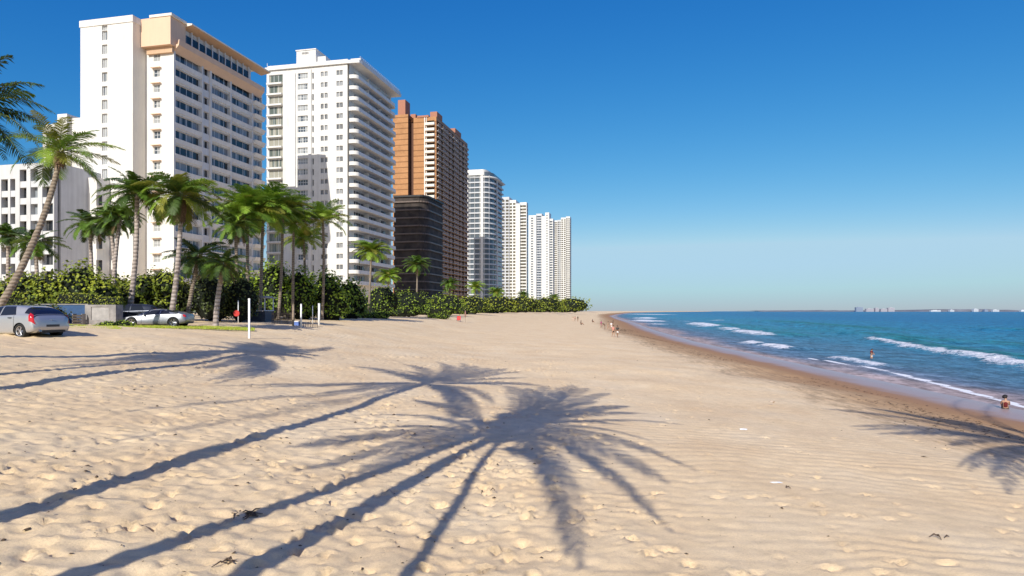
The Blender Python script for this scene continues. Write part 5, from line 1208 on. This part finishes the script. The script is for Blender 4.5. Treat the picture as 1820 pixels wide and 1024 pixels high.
# ================================================================ people
SKINS = [plain('skin_tan', (.42, .24, .155), .6, var=.08, scale=12), plain('skin_brown', (.26, .14, .085), .6, var=.08, scale=12), plain('skin_fair', (.58, .36, .26), .6, var=.08, scale=12)]
M_HAIR = plain('black_hair', (.012, .010, .009), .6, var=.4, scale=30, bump=.5); M_EYE = plain('eye_dark', (.02, .015, .012), .2); M_LIP = plain('lip', (.32, .12, .10), .5)
def skin_mesh(name, joints, edges, mat, root=0, sub=1):
    """grow one smooth skin over a skeleton of joints (x, y, z, radius)"""
    me = bpy.data.meshes.new(name); me.from_pydata([j[:3] for j in joints], edges, []); o = bpy.data.objects.new(name, me); COL.objects.link(o)
    o.modifiers.new('skin', 'SKIN'); sm = o.modifiers.new('sub', 'SUBSURF'); sm.levels = sub; sm.render_levels = sub
    for k, j in enumerate(joints):
        d = me.skin_vertices[0].data[k]; r_ = j[3]; d.radius = (r_, r_) if not hasattr(r_, '__len__') else r_; d.use_root = (k == root)
    bpy.context.view_layer.update(); dg = bpy.context.evaluated_depsgraph_get()
    nm = bpy.data.meshes.new_from_object(o.evaluated_get(dg)); bpy.data.objects.remove(o, do_unlink=True)
    nm.materials.clear(); nm.materials.append(mat)
    nm.polygons.foreach_set('use_smooth', [True]*len(nm.polygons)); nm.update(); return nm
def limb(pts, j, e, start):
    prev = start
    for p in pts: j.append(p); e.append((prev, len(j)-1)); prev = len(j)-1
    return prev
def hand(j, e, wrist, d, side, palm_n):
    """palm, four bent fingers of unequal length and a thumb from the side of the palm"""
    D = Vector(d).normalized(); S_ = Vector(side).normalized(); N_ = Vector(palm_n).normalized(); W_ = Vector(j[wrist][:3])
    c = W_+D*.045; j.append((*c, (.036, .02))); e.append((wrist, len(j)-1)); pc = len(j)-1
    for k, (off, ln) in enumerate(((-.027, .062), (-.009, .074), (.009, .070), (.027, .055))):
        a = W_+D*.088+S_*off; b = a+D*ln*.55+N_*ln*.22; f = b+D*ln*.30+N_*ln*.38
        limb([(*a, .0095), (*b, .0085), (*f, .007)], j, e, pc)
    a = W_+D*.035-S_*.042; b = a+D*.035-S_*.018+N_*.012; limb([(*a, .011), (*b, .009)], j, e, pc)
def make_person(label, loc, rz, pose, skin, shirt=None, shorts=None, hair=True, scale=1.0, group=None, fine=False, hair_r=.105, shirt_low=.92):
    """pose: dict of joints in metres, person looks along -y"""
    p = pose; o = thing('person', label, 'person', loc, rz, group); o.scale = (scale,)*3
    H = Vector(p['head']); N_ = Vector(p['neck']); look = Vector(p.get('look', (0, -1, 0))).normalized()
    j = [(*p['pelvis'], .13), (*p['waist'], .115), (*p['chest'], (.155, .125)), (*p['neck'], .052)]; e = [(0, 1), (1, 2), (2, 3)]
    upv = (H-N_).normalized(); f0 = N_+(H-N_)*.45+look*.012
    k = limb([(*f0, .068), (*(H+look*.008), .088), (*(H+upv*.055-look*.01), .075)], j, e, 3)
    nose = H+look*.100-upv*.012; j.append((*nose, .014)); e.append((5, len(j)-1))
    sd = look.cross(upv).normalized()
    for s in (1, -1): ear = H+sd*s*.088; j.append((*ear, .014)); e.append((5, len(j)-1))
    for s, side in ((1, 'r'), (-1, 'l')):
        sh = Vector(p['sh_'+side]); el = Vector(p['el_'+side]); wr = Vector(p['wr_'+side])
        k = limb([(*sh, .060), (*((sh+el)/2), .046), (*el, .038), (*((el*.6+wr*.4)), .036), (*wr, .025)], j, e, 2)
        d = (wr-el).normalized(); fw = Vector((0, -1, 0)); S_ = d.cross(Vector((s, .2, 0))).normalized(); hand(j, e, k, d, S_, d.cross(S_)*s)
        hp = Vector(p['hp_'+side]); kn = Vector(p['kn_'+side]); an = Vector(p['an_'+side]); toe = Vector(p['toe_'+side])
        limb([(*hp, .092), (*((hp+kn)/2), .078), (*kn, .056), (*(kn*.6+an*.4), .055), (*an, .035), (*((an+toe)/2-Vector((0, 0, .025))), .035), (*toe, .026)], j, e, 0)
    link('body', skin_mesh('body', j, e, skin), o)
    if shirt:
        sj = [(*(Vector(p['pelvis']).lerp(Vector(p['waist']), .55)), .132), (*p['waist'], .130), (*p['chest'], (.172, .142)), (*(Vector(p['chest']).lerp(N_, .72)), .085)]; se = [(0, 1), (1, 2), (2, 3)]
        if not p.get('sleeveless'):
            for side in 'rl': sh = Vector(p['sh_'+side]); el = Vector(p['el_'+side]); limb([(*sh, .075), (*sh.lerp(el, .55), .062)], sj, se, 2)
        link('shirt', skin_mesh('shirt', sj, se, shirt), o)
    if shorts:
        sj = [(*p['pelvis'], .150), (*(Vector(p['pelvis']).lerp(Vector(p['waist']), .5)), .130)]; se = [(0, 1)]
        for side in 'rl': hp = Vector(p['hp_'+side]); kn = Vector(p['kn_'+side]); limb([(*hp, .112), (*hp.lerp(kn, .5), .100)], sj, se, 0)
        link('shorts', skin_mesh('shorts', sj, se, shorts), o)
    if hair:
        bm = bmesh.new(); bmesh.ops.create_icosphere(bm, subdivisions=4 if fine else 3, radius=1); rg = random.Random(3)
        c = H+upv*.035-look*.018; m_ = MB(); keep = {}
        for v in bm.verts:
            q = v.co.normalized(); wv = 1+.07*math.sin(q.x*17+q.z*9)*math.cos(q.y*15)+rg.uniform(-.03, .03)
            v.co = Vector(c)+(sd*q.x*.95+look*(-q.y)*1.08+upv*q.z)*hair_r*wv
        cut = [f for f in bm.faces if ((f.calc_center_median()-H).dot(look) > .035 and (f.calc_center_median()-H).dot(upv) < .055) or (f.calc_center_median()-H).dot(upv) < -.055]
        bmesh.ops.delete(bm, geom=cut, context='FACES'); hm = bpy.data.meshes.new('hair'); bm.to_mesh(hm); bm.free(); hm.materials.append(M_HAIR); hm.polygons.foreach_set('use_smooth', [True]*len(hm.polygons)); link('hair', hm, o)
    if fine:
        for s in (1, -1): m_ = bpy.data.meshes.new('eye'); bm = bmesh.new(); bmesh.ops.create_icosphere(bm, subdivisions=2, radius=.011); bm.to_mesh(m_); bm.free(); m_.materials.append(M_EYE); link('eye', m_, o, tuple(H+look*.083+sd*s*.033+upv*.012))
        m_ = MB(); q = H+look*.088-upv*.05; m_.tube([tuple(q-sd*.022), tuple(q+look*.004), tuple(q+sd*.022)], [.003, .007, .003], 6); m_.build('mouth', M_LIP, o, True)
    return o
def stand_pose(stride=.18, arm=.12):
    s = stride; a = arm
    return dict(pelvis=(0, 0, .94), waist=(0, 0, 1.12), chest=(0, .01, 1.32), neck=(0, .005, 1.50), head=(0, -.02, 1.63), sh_r=(.18, .01, 1.42), sh_l=(-.18, .01, 1.42), el_r=(.23, a*.5, 1.15), el_l=(-.23, -a*.3, 1.15), wr_r=(.24, a*.3-.06, .92), wr_l=(-.24, -a-.08, .94),
                hp_r=(.09, 0, .90), hp_l=(-.09, 0, .90), kn_r=(.10, -s*.6, .50), kn_l=(-.10, s*.3, .49), an_r=(.10, -s, .085), an_l=(-.10, s*1.2, .10), toe_r=(.11, -s-.15, .03), toe_l=(-.11, s*1.2-.14, .04))
def sit_pose():
    return dict(pelvis=(0, 0, .13), waist=(0, .03, .30), chest=(0, .03, .50), neck=(0, .0, .68), head=(0, -.03, .82), sh_r=(.18, .02, .60), sh_l=(-.18, .02, .60), el_r=(.22, -.10, .38), el_l=(-.22, -.10, .38), wr_r=(.12, -.30, .42), wr_l=(-.12, -.30, .42),
                hp_r=(.09, -.02, .12), hp_l=(-.09, -.02, .12), kn_r=(.13, -.36, .40), kn_l=(-.13, -.36, .40), an_r=(.10, -.52, .07), an_l=(-.10, -.52, .07), toe_r=(.11, -.68, .035), toe_l=(-.11, -.68, .035))
def cloth(name, c): return plain(name, c, .9, var=.15, scale=20)
C_RED = cloth('dark_red_cloth', (.12, .012, .012)); C_WH = cloth('white_cloth', (.75, .74, .72)); C_BK = cloth('black_cloth', (.015, .015, .017)); C_PK = cloth('magenta_cloth', (.38, .05, .20)); C_DK = cloth('dark_grey_cloth', (.05, .045, .045)); C_OR = cloth('salmon_cloth', (.62, .28, .22)); C_TN = cloth('tan_cloth', (.45, .33, .22))
# bather in the water
d = F*EYE/(637-HY); bx = (1549-CX)/F*d
ps = stand_pose(.05, .02); ps.update(el_r=(.21, -.10, 1.16), wr_r=(.10, -.26, 1.14), el_l=(-.22, -.08, 1.16), wr_l=(-.12, -.27, 1.10), head=(0, -.06, 1.62), chest=(0, .0, 1.32))
make_person('bather in red top standing thigh deep in the sea by the small breaker', (bx, d, -.62), R(35), ps, SKINS[0], C_RED, C_WH, True, 1.06, None, True)
# sitter at the tide line
x, y, z = hit(1787, 727)
ps = sit_pose(); ps.update(look=(-.9, -.35, 0), sleeveless=True)
make_person('black haired person in dark red top sitting at the tide line on the right', (x, y, z-.12), R(150), ps, SKINS[0], C_RED, C_DK, True, 1.0, None, True, .135)
GP_ = 'people far along the beach'
PEOPLE = [(1090, 600, 'man with salmon shirt and black trousers nearest the camera in the far group', 'st', .2, 20, SKINS[0], C_OR, C_BK, 1.0), (1097.5, 600.5, 'dark haired person in white trousers beside the salmon shirt', 'st', .25, -35, SKINS[1], C_DK, C_WH, 1.0),
    (1081, 586.5, 'person in tan top walking at the middle of the far group', 'st', .2, 60, SKINS[0], C_TN, C_WH, 1.0), (1086.5, 587.5, 'person all in white walking in the far group', 'st', .25, 15, SKINS[2], C_WH, C_WH, 1.0), (1089.5, 581.5, 'person in dark top standing behind the one in white', 'st', .1, 100, SKINS[1], C_DK, C_TN, 1.0),
    (1068.5, 583, 'person in magenta clothes at the left of the far group', 'st', .25, -60, SKINS[1], C_PK, C_PK, .95), (1075, 585.5, 'person in dark grey bending next to the magenta clothes', 'bend', .1, -80, SKINS[1], C_DK, C_DK, .95),
    (1053, 573, 'lone dark figure sitting on the sand between the two far groups', 'sit', 0, 60, SKINS[1], C_BK, C_DK, 1.1), (1032.5, 577.5, 'dark figure sitting in front of the most distant walkers', 'sit', 0, 80, SKINS[1], C_BK, C_BK, 1.2),
    (1018.5, 571, 'leftmost of the most distant walkers in pale clothes', 'st', .1, 10, SKINS[2], C_TN, C_WH, .95), (1022, 571, 'distant walker in brown beside the leftmost one', 'st', .15, 30, SKINS[1], C_OR, C_TN, .95), (1027, 571.5, 'distant walker all in black at the right of three', 'st', .15, -20, SKINS[1], C_BK, C_BK, 1.0)]
for (px, py, lab, kind, sd_, rz, sk, s1, s2, sc) in PEOPLE:
    x, y, z = hit(px, py); ps = sit_pose() if kind == 'sit' else stand_pose(sd_)
    if kind == 'bend': ps.update(waist=(0, -.08, 1.08), chest=(0, -.26, 1.2), neck=(0, -.40, 1.28), head=(0, -.50, 1.34), sh_r=(.17, -.32, 1.25), sh_l=(-.17, -.32, 1.25), el_r=(.2, -.42, 1.0), el_l=(-.2, -.42, 1.0), wr_r=(.16, -.5, .8), wr_l=(-.16, -.5, .8))
    make_person(lab, (x, y, z-.02), R(rz), ps, sk, s1, s2, True, sc, GP_)
